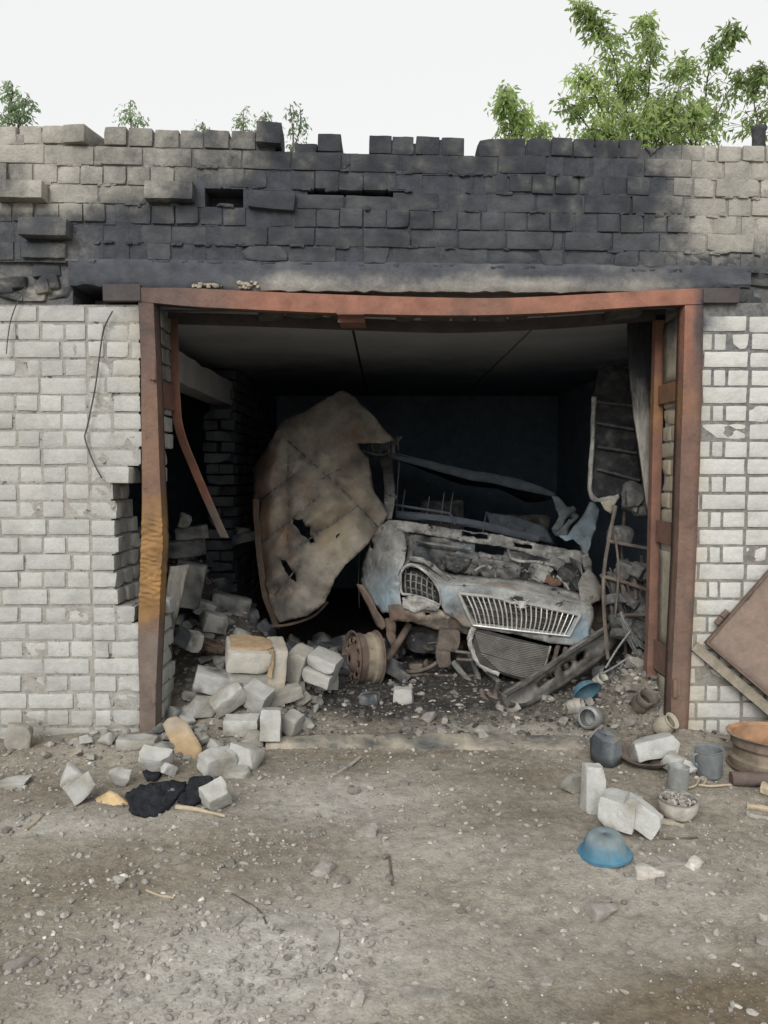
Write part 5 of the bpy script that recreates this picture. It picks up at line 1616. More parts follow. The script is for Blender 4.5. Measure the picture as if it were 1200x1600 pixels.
br(372, 1212, (.15, .08, .035), (4, 2, -10), 'thin ochre flake lying in front of the two tilted bricks', dirt=.9, chip=4, depth=.04)
br(393, 1163, (.12, .09, .06), (6, 3, 18), 'brown stone like piece below the clean flat brick', dirt=1., chip=5, depth=.04, tint=-.3)
br(30, 1168, (.13, .1, .12), (0, 10, 20), 'grey weathered brick at the foot of the wall with the hole, by the picture edge', dirt=.9, chip=4, depth=.04, tint=-.35)
br(18, 1228, (.17, .1, .03), (3, 0, 15), 'flat dusty slab lying on the dirt at the far left', dirt=.7, chip=3, depth=.05)
br(215, 1168, (.2, .1, .06), (0, 2, 2), 'rust stained brick at the foot of the flaking orange post', dirt=.5, chip=3, depth=.03)
# masonry chunk with the clay crust
cb_ = P(388, 1072, .42)
ch = empty('masonry_chunk', cb_, 'big white masonry block with an ochre clay top on the rubble heap', 'masonry block')
E = Euler((R(7), R(5), R(14))).to_matrix()
def chunk(name, c, s, m, attrs=None, chip=3, depth=.04, n=(9, 7, 6), parent=ch, seed=1, rough=.006, fr=14):
    q = random.Random(seed)
    vs, fs = brick_pts(s, n, min(s) * .08, rough, chips(q, s, chip, depth), seed, fr)
    mb = MB()
    mb.add([cb_ + E @ (Vector(c) + v) for v in vs], fs)
    return mb.build(name, m, parent, attrs)
chunk('block', (-.02, 0, .20), (.26, .30, .13), B, {'dirt': lambda v: .1, 'yellow': lambda v: .25}, seed=3)
chunk('clay_crust', (-.005, .02, .268), (.25, .24, .022), M['clay'], None, 4, .03, (9, 8, 3), seed=4, rough=.010, fr=26)
chunk('side_block', (.155, .03, .14), (.11, .28, .26), B, {'yellow': lambda v: .45, 'dirt': lambda v: .2}, seed=5)
chunk('clay_crust', (.105, -.118, .20), (.03, .05, .17), M['clay'], None, 2, .02, (3, 4, 6), seed=9, rough=.010, fr=26)
chunk('lower_block', (.02, .02, .06), (.30, .26, .12), B, {'dirt': lambda v: .45}, seed=6)
cb_ = P(480, 1064, .62)
ch2 = empty('masonry_chunk', cb_, 'white pair of mortared bricks sloping down to the right on top of the heap', 'masonry block')
E = Euler((R(4), R(17), R(-14))).to_matrix()
chunk('brick', (-.09, .02, .07), (.13, .22, .22), B, {'dirt': lambda v: .2, 'yellow': lambda v: .2}, parent=ch2, seed=11)
chunk('brick', (.075, .02, .165), (.19, .20, .085), B, {'dirt': lambda v: .1}, parent=ch2, seed=12)
chunk('brick', (.07, .0, .075), (.19, .20, .085), B, {'dirt': lambda v: .25}, parent=ch2, seed=13)
# right side of the yard
br(926, 1266, (.085, .088, .205), (-4, 3, 4), 'white brick standing upright on the dirt, left of the paired bricks', chip=2, depth=.02, tint=.08, dirt=.0)
br(968, 1290, (.15, .20, .115), (-8, 6, -28), 'large white brick tilted on the dirt between the upright brick and the wedge shaped one', chip=2, depth=.03, tint=.08, dirt=.0)
br(1000, 1303, (.16, .10, .10), (-10, 30, -24), 'wedge shaped white brick behind the blue basin lying on the dirt', chip=3, depth=.035, tint=.08, dirt=.0)
br(893, 1237, (.085, .07, .09), (10, 10, 30), 'rounded brown stone left of the upright white brick', dirt=1., chip=6, depth=.03, tint=-.25)
# tiny chips
for i, (px, py, s, lab) in enumerate(((1012, 1368, .10, 'white triangular chip right of the blue basin'), (1085, 1352, .07, 'thin white sliver on the open dirt right of the basin'), (690, 1290, .05, 'small grey stone on the open dirt in the middle'), (945, 1428, .11, 'flat round brownish stone on the open dirt'), (506, 1362, .09, 'grey brown stone on the dirt in the middle of the yard'), (572, 1303, .10, 'flat dark stone chip near the middle of the yard'))):
    piece('stone', lab, 'stone', px, py, (s, s * .6, s * .34), (4, 3, (37 * i) % 90), M['stone'], chip=5, depth=s * .3, tint=.5 if 'white' in lab else -.15, n=(5, 4, 4))
# flat shards in the foreground
def shard(outl, label, m, name='shard', cat='shard', dz=.006, thick=.010, tint=0.0, attrs=None):
    v, f = cdt_mesh(outl, [], 10, .5, 3)
    mb = MB()
    pts = [G(x, y) for x, y in v]
    zm = max(p.z for p in pts)
    c = sum(pts, Vector()) / len(pts)
    # best flat plane through the ground under the piece
    for p in pts: p.z = ground_h(c.x, c.y) + dz + .25 * (ground_h(p.x, p.y) - ground_h(c.x, c.y)) + .003 * n3(p.x * 20, p.y * 20)
    f = [t if (pts[t[1]] - pts[t[0]]).cross(pts[t[2]] - pts[t[0]]).z > 0 else t[::-1] for t in f]
    mb.add(pts, f, tint)
    o = mb.build(name, m, None, attrs, False, c)
    solid(o, thick * .7)
    return tag(o, label, cat)
shard([(498, 1466), (512, 1456), (530, 1458), (530, 1478), (522, 1496), (508, 1512), (500, 1522), (499, 1494), (496, 1482)], 'grey wedge shaped slate shard standing out on the dirt in the foreground', M['stone'], dz=.012, tint=-.05)
shard([(418, 1434), (440, 1428), (470, 1440), (502, 1456), (500, 1466), (470, 1462), (436, 1450)], 'long flat grey shard touching the wedge shaped one', M['stone'], tint=-.18)
shard([(340, 1446), (356, 1436), (384, 1432), (380, 1440), (366, 1450), (350, 1456)], 'small flat grey shard left of the long one', M['stone'], tint=-.2)
shard([(622, 1546), (640, 1541), (690, 1548), (706, 1556), (690, 1562), (650, 1564), (624, 1556)], 'flat dusty shard low in the middle foreground', M['stone'], tint=-.25)
shard([(836, 1530), (852, 1526), (866, 1534), (862, 1540), (846, 1541)], 'pale flat chip low in the foreground right of the dusty shard', M['stone'], tint=-.1)
shard([(1025, 1338), (1050, 1342), (1080, 1350), (1060, 1352), (1036, 1348)], 'narrow grey shard on the dirt right of the basin', M['stone'], tint=-.2)
# boards
def board(outl, Y0, Y1, label, m, thick=.018, name='board', cat='board', attrs=None, step=8):
    ys = [p[1] for p in outl]
    a, b = min(ys), max(ys)
    c = P(sum(p[0] for p in outl) / len(outl), b, Y1)
    o = sheet(name, outl, lambda x, y: Y0 + (Y1 - Y0) * (y - a) / (b - a), m, None, thick, (), step, .006, 9, 41, jag=.6, attrs=attrs, origin=c)
    return tag(o, label, cat)
board([(254, 1132), (262, 1122), (275, 1118), (291, 1127), (316, 1168), (314, 1180), (288, 1199), (278, 1190)], -.16, -.36, 'yellow brown rusty looking board leaning against the rubble by the flaking orange post', M['board'], attrs={'grey': lambda v: .7 * sm(.08, .16, v.z) + .3 * max(0, fbm(v.x * 12, v.z * 12))})
board([(149, 1248), (172, 1234), (184, 1240), (202, 1256), (188, 1266), (163, 1273), (154, 1262)], -.78, -.90, 'small sandy yellow tile lying beside the black felt', M['tile'], .02, 'tile', 'tile')
board([(106, 1172), (128, 1158), (142, 1164), (140, 1186), (118, 1190)], -.16, -.28, 'brown grey curled scrap of card by the wall with the hole', M['plaster'], .01, 'card_scrap', 'scrap')
sb = [(266, 885), (294, 882), (296, 885), (290, 900), (284, 930), (274, 970), (268, 1010), (266, 1052), (262, 1098), (256, 1098), (258, 1060), (262, 1000), (258, 955), (258, 936)]
board(sb, .55, .42, 'pale grey ash covered plank standing on end just inside the flaking orange post', M['wood_grey'], .02, 'plank', 'plank', {'soot': lambda v: .5 * sm(.75, .5, v.z) + .25})
board([(186, 832), (226, 821), (228, 834), (190, 846)], .52, .50, 'charred grey plank end seen through the hole beside the flaking orange post', M['wood_grey'], .05, 'plank', 'plank', {'soot': lambda v: .45})
board([(188, 846), (224, 843), (226, 936), (200, 940), (194, 900)], .60, .56, 'brown dusty panel standing behind the hole beside the flaking orange post', M['plaster'], .02, 'panel', 'panel', {'soot': lambda v: .35})
mb = MB(); tube(mb, [P(209, 848, .46), P(205, 890, .44), P(198, 932, .42)], .008, 7)
tag(mb.build('rod', M['wood_grey'], None, origin=P(198, 932, .42)), 'thin pale rod standing in the hole beside the flaking orange post', 'rod')
# black tar felt
def felt(outl, label, seed):
    v, f = cdt_mesh(outl, [], 6, 1.2, seed)
    mb = MB()
    pts = []
    for x, y in v:
        p = G(x, y)
        p.z += .016 + .020 * abs(fbm(p.x * 9, p.y * 14, seed, 4)) + .012 * fbm(p.x * 30, p.y * 30, seed)
        pts.append(p)
    f = [t if (pts[t[1]] - pts[t[0]]).cross(pts[t[2]] - pts[t[0]]).z > 0 else t[::-1] for t in f]
    mb.add(pts, f)
    c = sum(pts, Vector()) / len(pts)
    o = mb.build('tar_felt', M['tar'], None, None, True, c)
    solid(o, .02)
    return tag(o, label, 'tar felt')
felt([(198, 1246), (214, 1236), (240, 1230), (270, 1226), (290, 1226), (288, 1240), (276, 1252), (262, 1266), (240, 1277), (212, 1277), (204, 1268)], 'black crumpled sheet of tar felt on the dirt right of the yellow tile', 3)
felt([(278, 1256), (290, 1236), (296, 1222), (318, 1216), (334, 1222), (326, 1240), (316, 1256), (300, 1262)], 'smaller black tar felt piece touching the small tilted brick end', 4)
felt([(222, 1212), (236, 1206), (252, 1210), (246, 1222), (228, 1224)], 'smallest scrap of black felt below the flaking orange post', 5)
def stick(pts, r, label, m=None, name='stick', cat='stick', r2=None, lift=.6):
    mb = MB()
    q = [G(a, b) + Vector((0, 0, r * lift)) for a, b in pts]
    tube(mb, q, r, 8, r2, rough=.25, seed=len(label))
    return tag(mb.build(name, m or M['wood_pale'], None, None, None, q[0]), label, cat)
stick([(276, 1263), (310, 1268), (352, 1278)], .012, 'pale splintered stick in front of the black felt', r2=.006)
stick([(510, 1216), (534, 1206), (564, 1184)], .009, 'thin grey branch on the dirt in front of the threshold', M['wood_grey'])
stick([(40, 1298), (52, 1290), (63, 1278)], .006, 'small pale twig at the far left of the yard')
stick([(362, 1398), (385, 1410), (406, 1425), (416, 1444)], .0035, 'thin dark wire curling on the dirt in the foreground', M['wire'], 'wire', 'wire')
stick([(608, 1340), (611, 1362), (613, 1384)], .005, 'short dark twig on the dirt, centre foreground', M['bark'])
stick([(1008, 1306), (1040, 1312), (1090, 1310)], .005, 'dark twig behind the basin on the right', M['bark'])
stick([(228, 1392), (250, 1400), (272, 1404)], .004, 'short straw coloured splinter on the dirt at left')
stick([(1190, 1240), (1215, 1246), (1260, 1250)], .030, 'pale cut log end at the right picture edge', M['wood_pale'], 'log', 'log', lift=.9)
stick([(1168, 1262), (1200, 1268), (1250, 1276)], .014, 'thin brown stick below the cut log at the right edge', M['wood_pale'])
stick([(1168, 1272), (1172, 1276), (1200, 1282), (1240, 1290)], .010, 'grey stick lowest of those at the right edge', M['wood_grey'])
# concrete threshold
mb = MB()
vs = []
n = 60
for i in range(n + 1):
    px = 415 + (915 - 415) * i / n
    a, b = G(px, 1156 - 4 * math.sin(i * .05)), G(px, 1170 - 2 * math.sin(i * .1))
    h = .018 + .022 * fbm(px * .03, 1) + .008 * fbm(px * .2, 2)
    e = .6 if i in (0, n) else 1
    zb = ground_h(a.x, a.y)
    vs += [Vector((a.x, a.y + .01, zb - .03)), Vector((a.x, a.y, zb + h * e)), Vector((b.x, b.y + .02, zb + h * e * .95 + .004 * n3(px * .2, 2))), Vector((b.x, b.y, zb + h * .6 * e)), Vector((b.x, b.y - .01, zb - .03))]
mb.add(vs, [(i * 5 + j, i * 5 + j + 1, (i + 1) * 5 + j + 1, (i + 1) * 5 + j) for i in range(n) for j in range(4)] + [(4, 3, 2, 1, 0), tuple(n * 5 + j for j in range(5))])
tag(mb.build('threshold', M['plaster'], None, {'soot': lambda v: max(0, min(.85, .42 + .9 * fbm(v.x * 4, v.y * 9)))}, True, Vector((.2, 0, 0))), 'worn concrete threshold half buried across the garage entrance', 'threshold')

# ------------------------------------------------------------------ rubble heap: single lumps
def heap(n, xr, yr, smin, smax, label, group, soot, seed, cat='brick', m=B, name='brick', accept=None, lab2=None):
    q = random.Random(seed)
    k = 0
    while k < n:
        x, y = q.uniform(*xr), q.uniform(*yr)
        if accept and not accept(x, y): continue
        k += 1
        s = q.uniform(smin, smax)
        size = (s * q.uniform(1., 1.7), s * q.uniform(.8, 1.1), s * q.uniform(.55, .95))
        base = Vector((x, y, ground_h(x, y)))
        sv = soot(x, y) if callable(soot) else soot
        piece(name, label, cat, 0, 0, size, (q.uniform(-35, 35), q.uniform(-35, 35), q.uniform(0, 180)), m, at=base, sink=.25 * size[2], group=group, seed=q.random(), chip=q.choice((4, 5, 6, 7)), depth=s * .42,
              rough=.008, attrs={'dirt': (lambda d: (lambda v: d))(q.uniform(.2, .9)), 'soot': (lambda d: dirtf(d))(sv)}, n=(6, 5, 5), tint=q.uniform(-.4, .0))
heap(46, (-2.05, -.75), (.75, 2.6), .07, .15, 'sooty broken brick in the dark rubble mound behind the flaking orange post', 'sooty bricks in the mound behind the flaking orange post', lambda x, y: .62 + .34 * sm(.7, 1.5, y), 3, accept=lambda x, y: ground_h(x, y) > .22)
heap(70, (-1.22, -.40), (-.05, .75), .025, .075, 'small pale brick fragment in the rubble heap inside the flaking orange post', 'small pale fragments of the heap inside the flaking orange post', .02, 4, name='brick_fragment', cat='fragment')
heap(26, (-1.75, -.75), (-.38, -.03), .025, .07, 'small fragment of broken brick at the foot of the wall with the hole', 'small fragments along the wall with the hole', .0, 5, name='brick_fragment', cat='fragment')
heap(26, (1.05, 1.75), (.05, .8), .03, .07, 'small piece of debris on the ash mound behind the red brown post', 'debris pieces on the right mound', .15, 6, name='debris_lump', cat='debris', m=M['stone'])
heap(14, (.2, 1.3), (-.1, .55), .03, .06, 'small stone on the sooty floor in front of the van', 'stones in front of the van', .3, 7, name='stone', cat='stone', m=M['stone'])
heap(44, (-.75, .1), (1.1, 2.2), .05, .15, 'charred lump on the floor between metal sheet and van', 'charred lumps between sheet and van', .9, 8, name='charred_lump', cat='charred lump', m=B)
# named lumps in the dark left part
for (px, py, Y, s, rot, lab, t, so) in (
    (300, 846, 1.55, (.24, .12, .10), (0, -8, 12), 'long grey brick resting on top of the dark mound below the hanging bar', -.45, .35),
    (288, 870, 1.45, (.30, .14, .12), (4, -4, 10), 'sooty block just under the long grey brick on the dark mound', -.5, .5),
    (288, 824, 1.6, (.09, .08, .10), (20, 10, 30), 'pointed pale lump on top of the long grey brick', -.3, .3),
    (383, 850, 2.3, (.24, .12, .08), (0, -10, 10), 'dark reddish brick left of the leaning metal sheet', -.6, .6),
    (378, 838, 2.35, (.12, .12, .08), (0, 5, 30), 'dark brick end above the reddish brick by the metal sheet', -.6, .6),
    (335, 990, .95, (.16, .12, .12), (10, 14, 30), 'grey roundish brick lump behind the clay topped block', -.35, .2),
    (318, 965, 1.1, (.14, .10, .10), (10, 24, 30), 'small grey lump left of the roundish one in the dark mound', -.4, .3),
    (360, 970, 1.3, (.28, .2, .16), (0, 14, 10), 'dark square block behind the roundish lump in the mound', -.55, .5),
    (295, 950, 1.0, (.20, .12, .30), (8, 12, 10), 'dark grey slab leaning in the mound behind the plank', -.5, .5),
    (302, 1018, .55, (.10, .10, .12), (10, 14, 40), 'cream brick end between the rusty channel and the dark rubble', -.15, .05),
    (283, 1012, .5, (.10, .08, .10), (20, 34, 40), 'black burnt chunk left of the cream brick end', -.8, .9)):
    br(px, py, s, rot, lab, Y=Y, dirt=.5, soot=so, chip=3, depth=.03, tint=t)
# rusty channel lying on the mound
mb = MB()
a, b = P(286, 998, .85), P(352, 1018, .60)
d = (b - a)
sd_ = d.cross(Vector((0, 0, 1))).normalized()
sweep(mb, [a, a.lerp(b, .5) + Vector((0, 0, .004)), b], [(-.07, .03), (-.062, .03), (-.062, .006), (-.015, .004), (-.012, .018), (.015, .018), (.018, .004), (.062, .006), (.062, .03), (.07, .03), (.07, -.003), (-.07, -.003)], sd_, (Vector((0, -.5, 1))).normalized())
tag(mb.build('rusty_channel', M['leaf_frame'], None, None, False, (a + b) / 2), 'rusty ribbed steel channel lying on the mound left of the clay topped block', 'steel channel')

# ------------------------------------------------------------------ right corner inside the garage
pe = P(965, 790, 1.3); pe.z = ground_h(pe.x, pe.y)
cabE = empty('charred_sheet', P(960, 775, 1.3), 'charred black ribbed metal panel with a pale edge, upright in the right corner', 'metal panel')
po = [(935, 575), (960, 572), (986, 578), (990, 640), (996, 700), (1003, 755), (990, 764), (967, 776), (945, 780), (929, 779), (921, 768), (924, 700), (927, 625)]
sheet('panel_skin', po, lambda x, y: 1.30 - .10 * (x - 925) / 70, M['char_black'], cabE, .01, (), 7, .008, 9, 51, attrs={'ash': lambda v: .35 * max(0, fbm(v.x * 14, v.z * 14) - .1)})
mb = MB()
tube(mb, [P(928, 620, 1.28), P(925, 700, 1.28), P(922, 762, 1.28), P(929, 780, 1.27), P(946, 780, 1.26), P(967, 776, 1.24)], .017, 7, rough=.4)
mb.build('panel_edge', M['aluminium'], cabE)
for (a, b, c, d) in ((933, 628, 990, 634), (933, 661, 991, 671), (934, 698, 995, 708), (933, 733, 1000, 751)):
    mb = MB()
    tube(mb, [P(a, b, 1.26), P((a + c) / 2, (b + d) / 2, 1.21), P(c, d, 1.17)], .010, 6, rough=.4)
    mb.build('panel_rib', M['char_black'], cabE, {'ash': lambda v: .25})
sheet('torn_corner', [(938, 784), (967, 778), (958, 792), (956, 804), (944, 796)], 1.22, M['plaster'], cabE, .006, (), 5, .01, 9, 52)
plank_o = [(981, 500), (1004, 498), (1024, 498), (1024, 560), (1020, 640), (1020, 720), (1021, 797), (1012, 795), (1008, 770), (999, 700), (990, 640), (984, 578)]
o = sheet('plank', plank_o, lambda x, y: .72 - .18 * (y - 500) / 300, M['wood_grey'], None, .025, (), 8, .006, 6, 53, jag=.4, attrs={'soot': lambda v: max(.2, min(1, .9 * sm(1.8, 2.2, v.z) + .4 + .5 * fbm(v.x * 9, v.z * 3)))}, origin=P(1015, 796, .54))
tag(o, 'long ash grey board leaning against the inside of the red brown post', 'board')
rk = empty('storage_rack', zf(P(985, 1000, .95)), 'burnt steel storage rack full of debris behind the red brown post', 'rack')
def rbar(name, pts, r, m='steel_brown', ash=.1):
    mb = MB()
    tube(mb, [P(*p) for p in pts], r, 6, k=4)
    return mb.build(name, M[m], rk, {'ash': lambda v: ash})
rbar('rack_post', [(962, 790, 1.05), (950, 850, 1.02), (943, 905, 1.0), (944, 960, .98), (950, 1030, .95)], .013)
rbar('rack_post', [(976, 800, 1.25), (972, 860, 1.25), (975, 960, 1.25), (978, 1030, 1.2)], .012)
rbar('rack_post', [(1022, 800, 1.0), (1022, 900, 1.0), (1022, 1020, .95)], .012)
rbar('rack_shelf', [(949, 845, 1.02), (985, 852, .98), (1022, 859, .95)], .012, 'steel_brown', .1)
rbar('rack_shelf', [(944, 901, 1.0), (980, 911, .98), (1020, 925, .95)], .013, 'steel_brown', .1)
rbar('rack_shelf', [(962, 961, 1.0), (990, 961, .98), (1022, 960, .95)], .012)
rbar('rack_shelf', [(962, 992, 1.0), (1000, 995, .98), (1022, 997, .95)], .010)
rbar('bent_rod', [(961, 836, .98), (966, 880, .94), (965, 920, .93), (961, 964, .95)], .008, 'steel_brown')
q = random.Random(8)
for i in range(30):
    x0, y0 = q.uniform(958, 1016), q.uniform(935, 958)
    x1, y1 = x0 + q.uniform(-26, 24), y0 - q.uniform(30, 78)
    mb = MB()
    Yb = q.uniform(1.0, 1.2)
    tube(mb, [P(x0, y0, Yb), P((x0 + x1) / 2 + q.uniform(-3, 3), (y0 + y1) / 2, Yb), P(min(x1, 1024), y1, Yb + .05)], q.uniform(.006, .022), 6, rough=.4, seed=i)
    tag(mb.build('charred_stick', M['steel_brown'] if i % 3 else M['van_dark'], None, {'pale': lambda v: .12}, None, P(x0, y0, Yb)), 'charred stick standing among others on the burnt rack', 'stick', 'charred sticks on the rack')
for i in range(22):
    px, py = q.uniform(964, 1015), q.choice((772, 790, 800, 806, 850, 905, 975, 985, 950, 1000))
    piece('charred_lump', 'charred lump heaped on the burnt storage rack', 'charred lump', px, py, (q.uniform(.08, .18), .12, q.uniform(.06, .12)), (q.uniform(-30, 30), q.uniform(-30, 30), q.uniform(0, 90)), M['van_dark'], Y=1.02 + q.uniform(0, .1), group='charred lumps on the rack', chip=5, depth=.04, rough=.012, attrs={'ash': lambda v: .3}, seed=i)
for i in range(11):
    x1, y1 = q.uniform(996, 1016), q.uniform(1006, 1046)
    mb = MB()
    tube(mb, [P(970 + q.uniform(-3, 6), 960 + q.uniform(-5, 10), .80), P(982 + q.uniform(-3, 5), (960 + y1) / 2 + q.uniform(-8, 6), .74), P(x1, y1, .68)], .0045, 5)
    tag(mb.build('wire', M['zinc'], None, {'dark': lambda v: .55}, None, P(x1, y1, .68)), 'stiff grey wire in the fan of wires below the burnt rack', 'wire', 'fan of wires below the rack')
for pts, lab in (([(986, 985, .72), (965, 1013, .68), (946, 1044, .62)], 'straight rod crossing behind the bumper end to the ash mound'), ([(978, 1030, .55), (960, 1042, .52), (942, 1052, .50)], 'short pale rod lying on the ash mound')):
    mb = MB()
    tube(mb, [P(*p) for p in pts], .007, 6)
    tag(mb.build('rod', M['zinc'], None, {'dark': lambda v: .4}, None, P(*pts[-1])), lab, 'rod')

# ------------------------------------------------------------------ vessels and scrap on the right
def vessel(name, label, cat, px, py, prof, m, rot, attrs=None, Y=None, thick=.003, n=36, squash=None, lift=0.0, parts=()):
    Mx = Euler([R(a) for a in rot]).to_matrix().to_4x4()
    vs = [Mx @ Vector((r * math.cos(2 * math.pi * j / 24), r * math.sin(2 * math.pi * j / 24), h)) for r, h in prof for j in range(24)]
    lo = min(v.z for v in vs)
    base = P(px, py, Y) if Y is not None else G(px, py)
    T = Matrix.Translation(base - Vector((0, 0, lo - lift))) @ Mx
    mb = MB()
    lathe(mb, prof, n, T, 0, squash)
    o = mb.build(name, m, None, attrs, True, base)
    solid(o, thick, 0)
    tag(o, label, cat)
    return o, T
dented = lambda k, s: (lambda q: q * (1 + k * n3(q.x * 9 + s, q.y * 9, q.z * 9)))
# blue basin upside down
bowl_p = [(.0001, .0), (.055, .0), (.075, .004), (.090, .016), (.105, .05), (.115, .088), (.128, .098), (.138, .098), (.140, .104)]
vessel('basin', 'faded blue plastic basin upside down on the open dirt', 'basin', 945, 1350 - 14, [(r * .74, (.104 - h) * .80) for r, h in bowl_p], M['bowl_blue'], (2, -3, 0), {'dust': lambda v: max(0, min(1, 1.0 * sm(.03, .075, v.z - ground_h(v.x, v.y)) + .35 * fbm(v.x * 20, v.y * 20) + .1))})
vessel('basin', 'smaller light blue basin tipped over on the ash mound below the bumper', 'basin', 909, 1100, [(.0001, 0), (.05, 0), (.075, .02), (.09, .055), (.102, .06)], M['bowl_blue'], (125, 0, 25), {'dust': lambda v: .35 + .4 * fbm(v.x * 30, v.z * 30)})
# cans
can = [(.0001, .0), (.05, .0), (.052, .004), (.052, .05), (.050, .055), (.052, .06), (.052, .115)]
vessel('tin_can', 'dark open can lying on its side by the bumper end', 'can', 934, 1064, [(r * 1.05, h) for r, h in can], M['zinc'], (78, 0, 25), {'dark': lambda v: .75})
vessel('tin_can', 'small white can in front of the dark open can', 'can', 932, 1074, [(r * .75, h * .7) for r, h in can], M['enamel'], (50, 0, 30), {'dark': lambda v: .1})
vessel('tin_can', 'small pale cup lying in the ash left of the big tin', 'cup', 890, 1114, [(r * .78, h * .75) for r, h in can], M['enamel'], (70, 0, 60), {'dark': lambda v: .25})
vessel('tin_bucket', 'big pale tin pail lying with its dark mouth to the yard', 'pail', 928, 1134, [(.0001, 0), (.055, 0), (.058, .005), (.066, .10), (.062, .125), (.050, .135), (.050, .14)], M['zinc'], (78, 0, -32), {'dark': lambda v: .25 * max(0, fbm(v.x * 14, v.z * 14))}, squash=dented(.12, 3))
vessel('jug', 'beige broken pottery jug at the foot of the red brown post', 'jug', 1028, 1146, [(.0001, 0), (.035, 0), (.048, .03), (.05, .06), (.036, .09), (.046, .11)], M['plaster'], (52, 0, 40))
vessel('tin_can', 'brownish can stuck in the ash near the foot of the red brown post', 'can', 998, 1112, can, M['steel_brown'], (40, 20, 0), squash=dented(.2, 7))
vessel('bucket', 'crushed blue grey pail with a rusty side at the edge of the ash mound', 'pail', 943, 1192, [(.0001, .165), (.055, .165), (.070, .15), (.078, .06), (.080, 0)], M['blue_grey'], (14, -6, 30), {'dark': lambda v: .8 * (1 - sm(1.10, 1.16, v.x + .1 * fbm(v.x * 9, v.z * 9))), 'rust': lambda v: .85 * sm(1.14, 1.18, v.x) * sm(.07, .12, v.z + .04 * fbm(v.x * 16, v.z * 16))}, n=7, squash=dented(.3, 2))
o, T = vessel('dish', 'dark shallow metal dish under the rounded white block', 'dish', 1012, 1192, [(.0001, 0), (.09, .0), (.125, .025), (.145, .045), (.148, .048)], M['steel_brown'], (4, -4, 0), squash=dented(.08, 5))
br(1020, 1188, (.25, .14, .095), (-14, -8, 12), 'long rounded white block resting on the dark dish', Y=-.34, chip=4, depth=.045, tint=.06, dirt=.05)
br(1064, 1192, (.15, .09, .035), (4, -6, 6), 'flat grey piece beside the dark dish and the upright tin', Y=-.26, chip=3, depth=.03, tint=-.3, dirt=.3)
br(1048, 1206, (.11, .09, .08), (10, 10, 30), 'white brick piece behind the upright tin', chip=4, depth=.04, tint=.05)
br(1080, 1208, (.08, .07, .06), (10, 20, 60), 'small white brick piece right of the upright tin', chip=4, depth=.03, tint=.06)
vessel('tin_can', 'grey upright tin next to the enamel bowl', 'can', 1058, 1236, [(.0001, 0), (.044, 0), (.046, .004), (.046, .11), (.048, .115)], M['zinc'], (-4, 5, 0), {'dark': lambda v: .35 * max(0, fbm(v.x * 20, v.z * 6) + .2)})
mg = empty('enamel_mug', G(1108, 1212), 'grey blue enamel mug standing beside the discarded rusty wheel', 'mug')
mb = MB()
lathe(mb, [(.0001, .004), (.056, .004), (.060, .012), (.064, .13), (.070, .137)], 36, Matrix.Translation(G(1108, 1212)) @ Euler((.02, -.05, 0)).to_matrix().to_4x4())
solid(mb.build('mug_body', M['blue_grey'], mg, {'rust': lambda v: .35 * max(0, fbm(v.x * 20, v.z * 20) + .1)}), .003, 0)
mb = MB()
c = G(1108, 1212)
tube(mb, [c + Vector((-.056, -.02, .118)), c + Vector((-.088, -.03, .115)), c + Vector((-.092, -.03, .085)), c + Vector((-.075, -.025, .06)), c + Vector((-.060, -.02, .05))], .006, 7)
mb.build('handle', M['blue_grey'], mg)
eb = G(1057, 1276)
be_ = empty('enamel_bowl', eb, 'dirty white enamel bowl full of ash and grit on the dirt', 'bowl')
mb = MB()
lathe(mb, [(.0001, .003), (.042, .003), (.064, .012), (.080, .040), (.083, .072), (.082, .083), (.086, .086)], 40, Matrix.Translation(eb) @ Euler((.03, .04, 0)).to_matrix().to_4x4())
solid(mb.build('bowl', M['enamel'], be_, {'dark': lambda v: max(0, .8 * sm(.075, .086, v.z - eb.z) * .9 + .35 * fbm(v.x * 16, v.z * 16))}), .004, 0)
mb = MB()
q = random.Random(4)
for i in range(90):
    a, r = q.uniform(0, 6.28), .073 * q.random() ** .5
    s = q.uniform(.008, .024)
    vs, fs = brick_pts((s, s, s * .7), (3, 3, 3), s * .15, s * .15, (), q.uniform(0, 99), 50)
    E2 = Euler((q.uniform(0, 3), q.uniform(0, 3), 0)).to_matrix()
    mb.add([eb + Vector((r * math.cos(a), r * math.sin(a), .070 + .022 * (1 - r / .075) * q.random())) + E2 @ v for v in vs], fs, q.uniform(-.7, .4))
tag(mb.build('grit', M['stone'], be_, None, False), kind='stuff')
sl = [G(1010, 1277), G(1060, 1287)]
piece('stick', 'pale flat batten lying in front of the enamel bowl', 'batten', 1032, 1286, (.19, .025, .018), (0, 3, -14), M['plaster'], chip=2, depth=.02, n=(6, 4, 4), rough=.001)
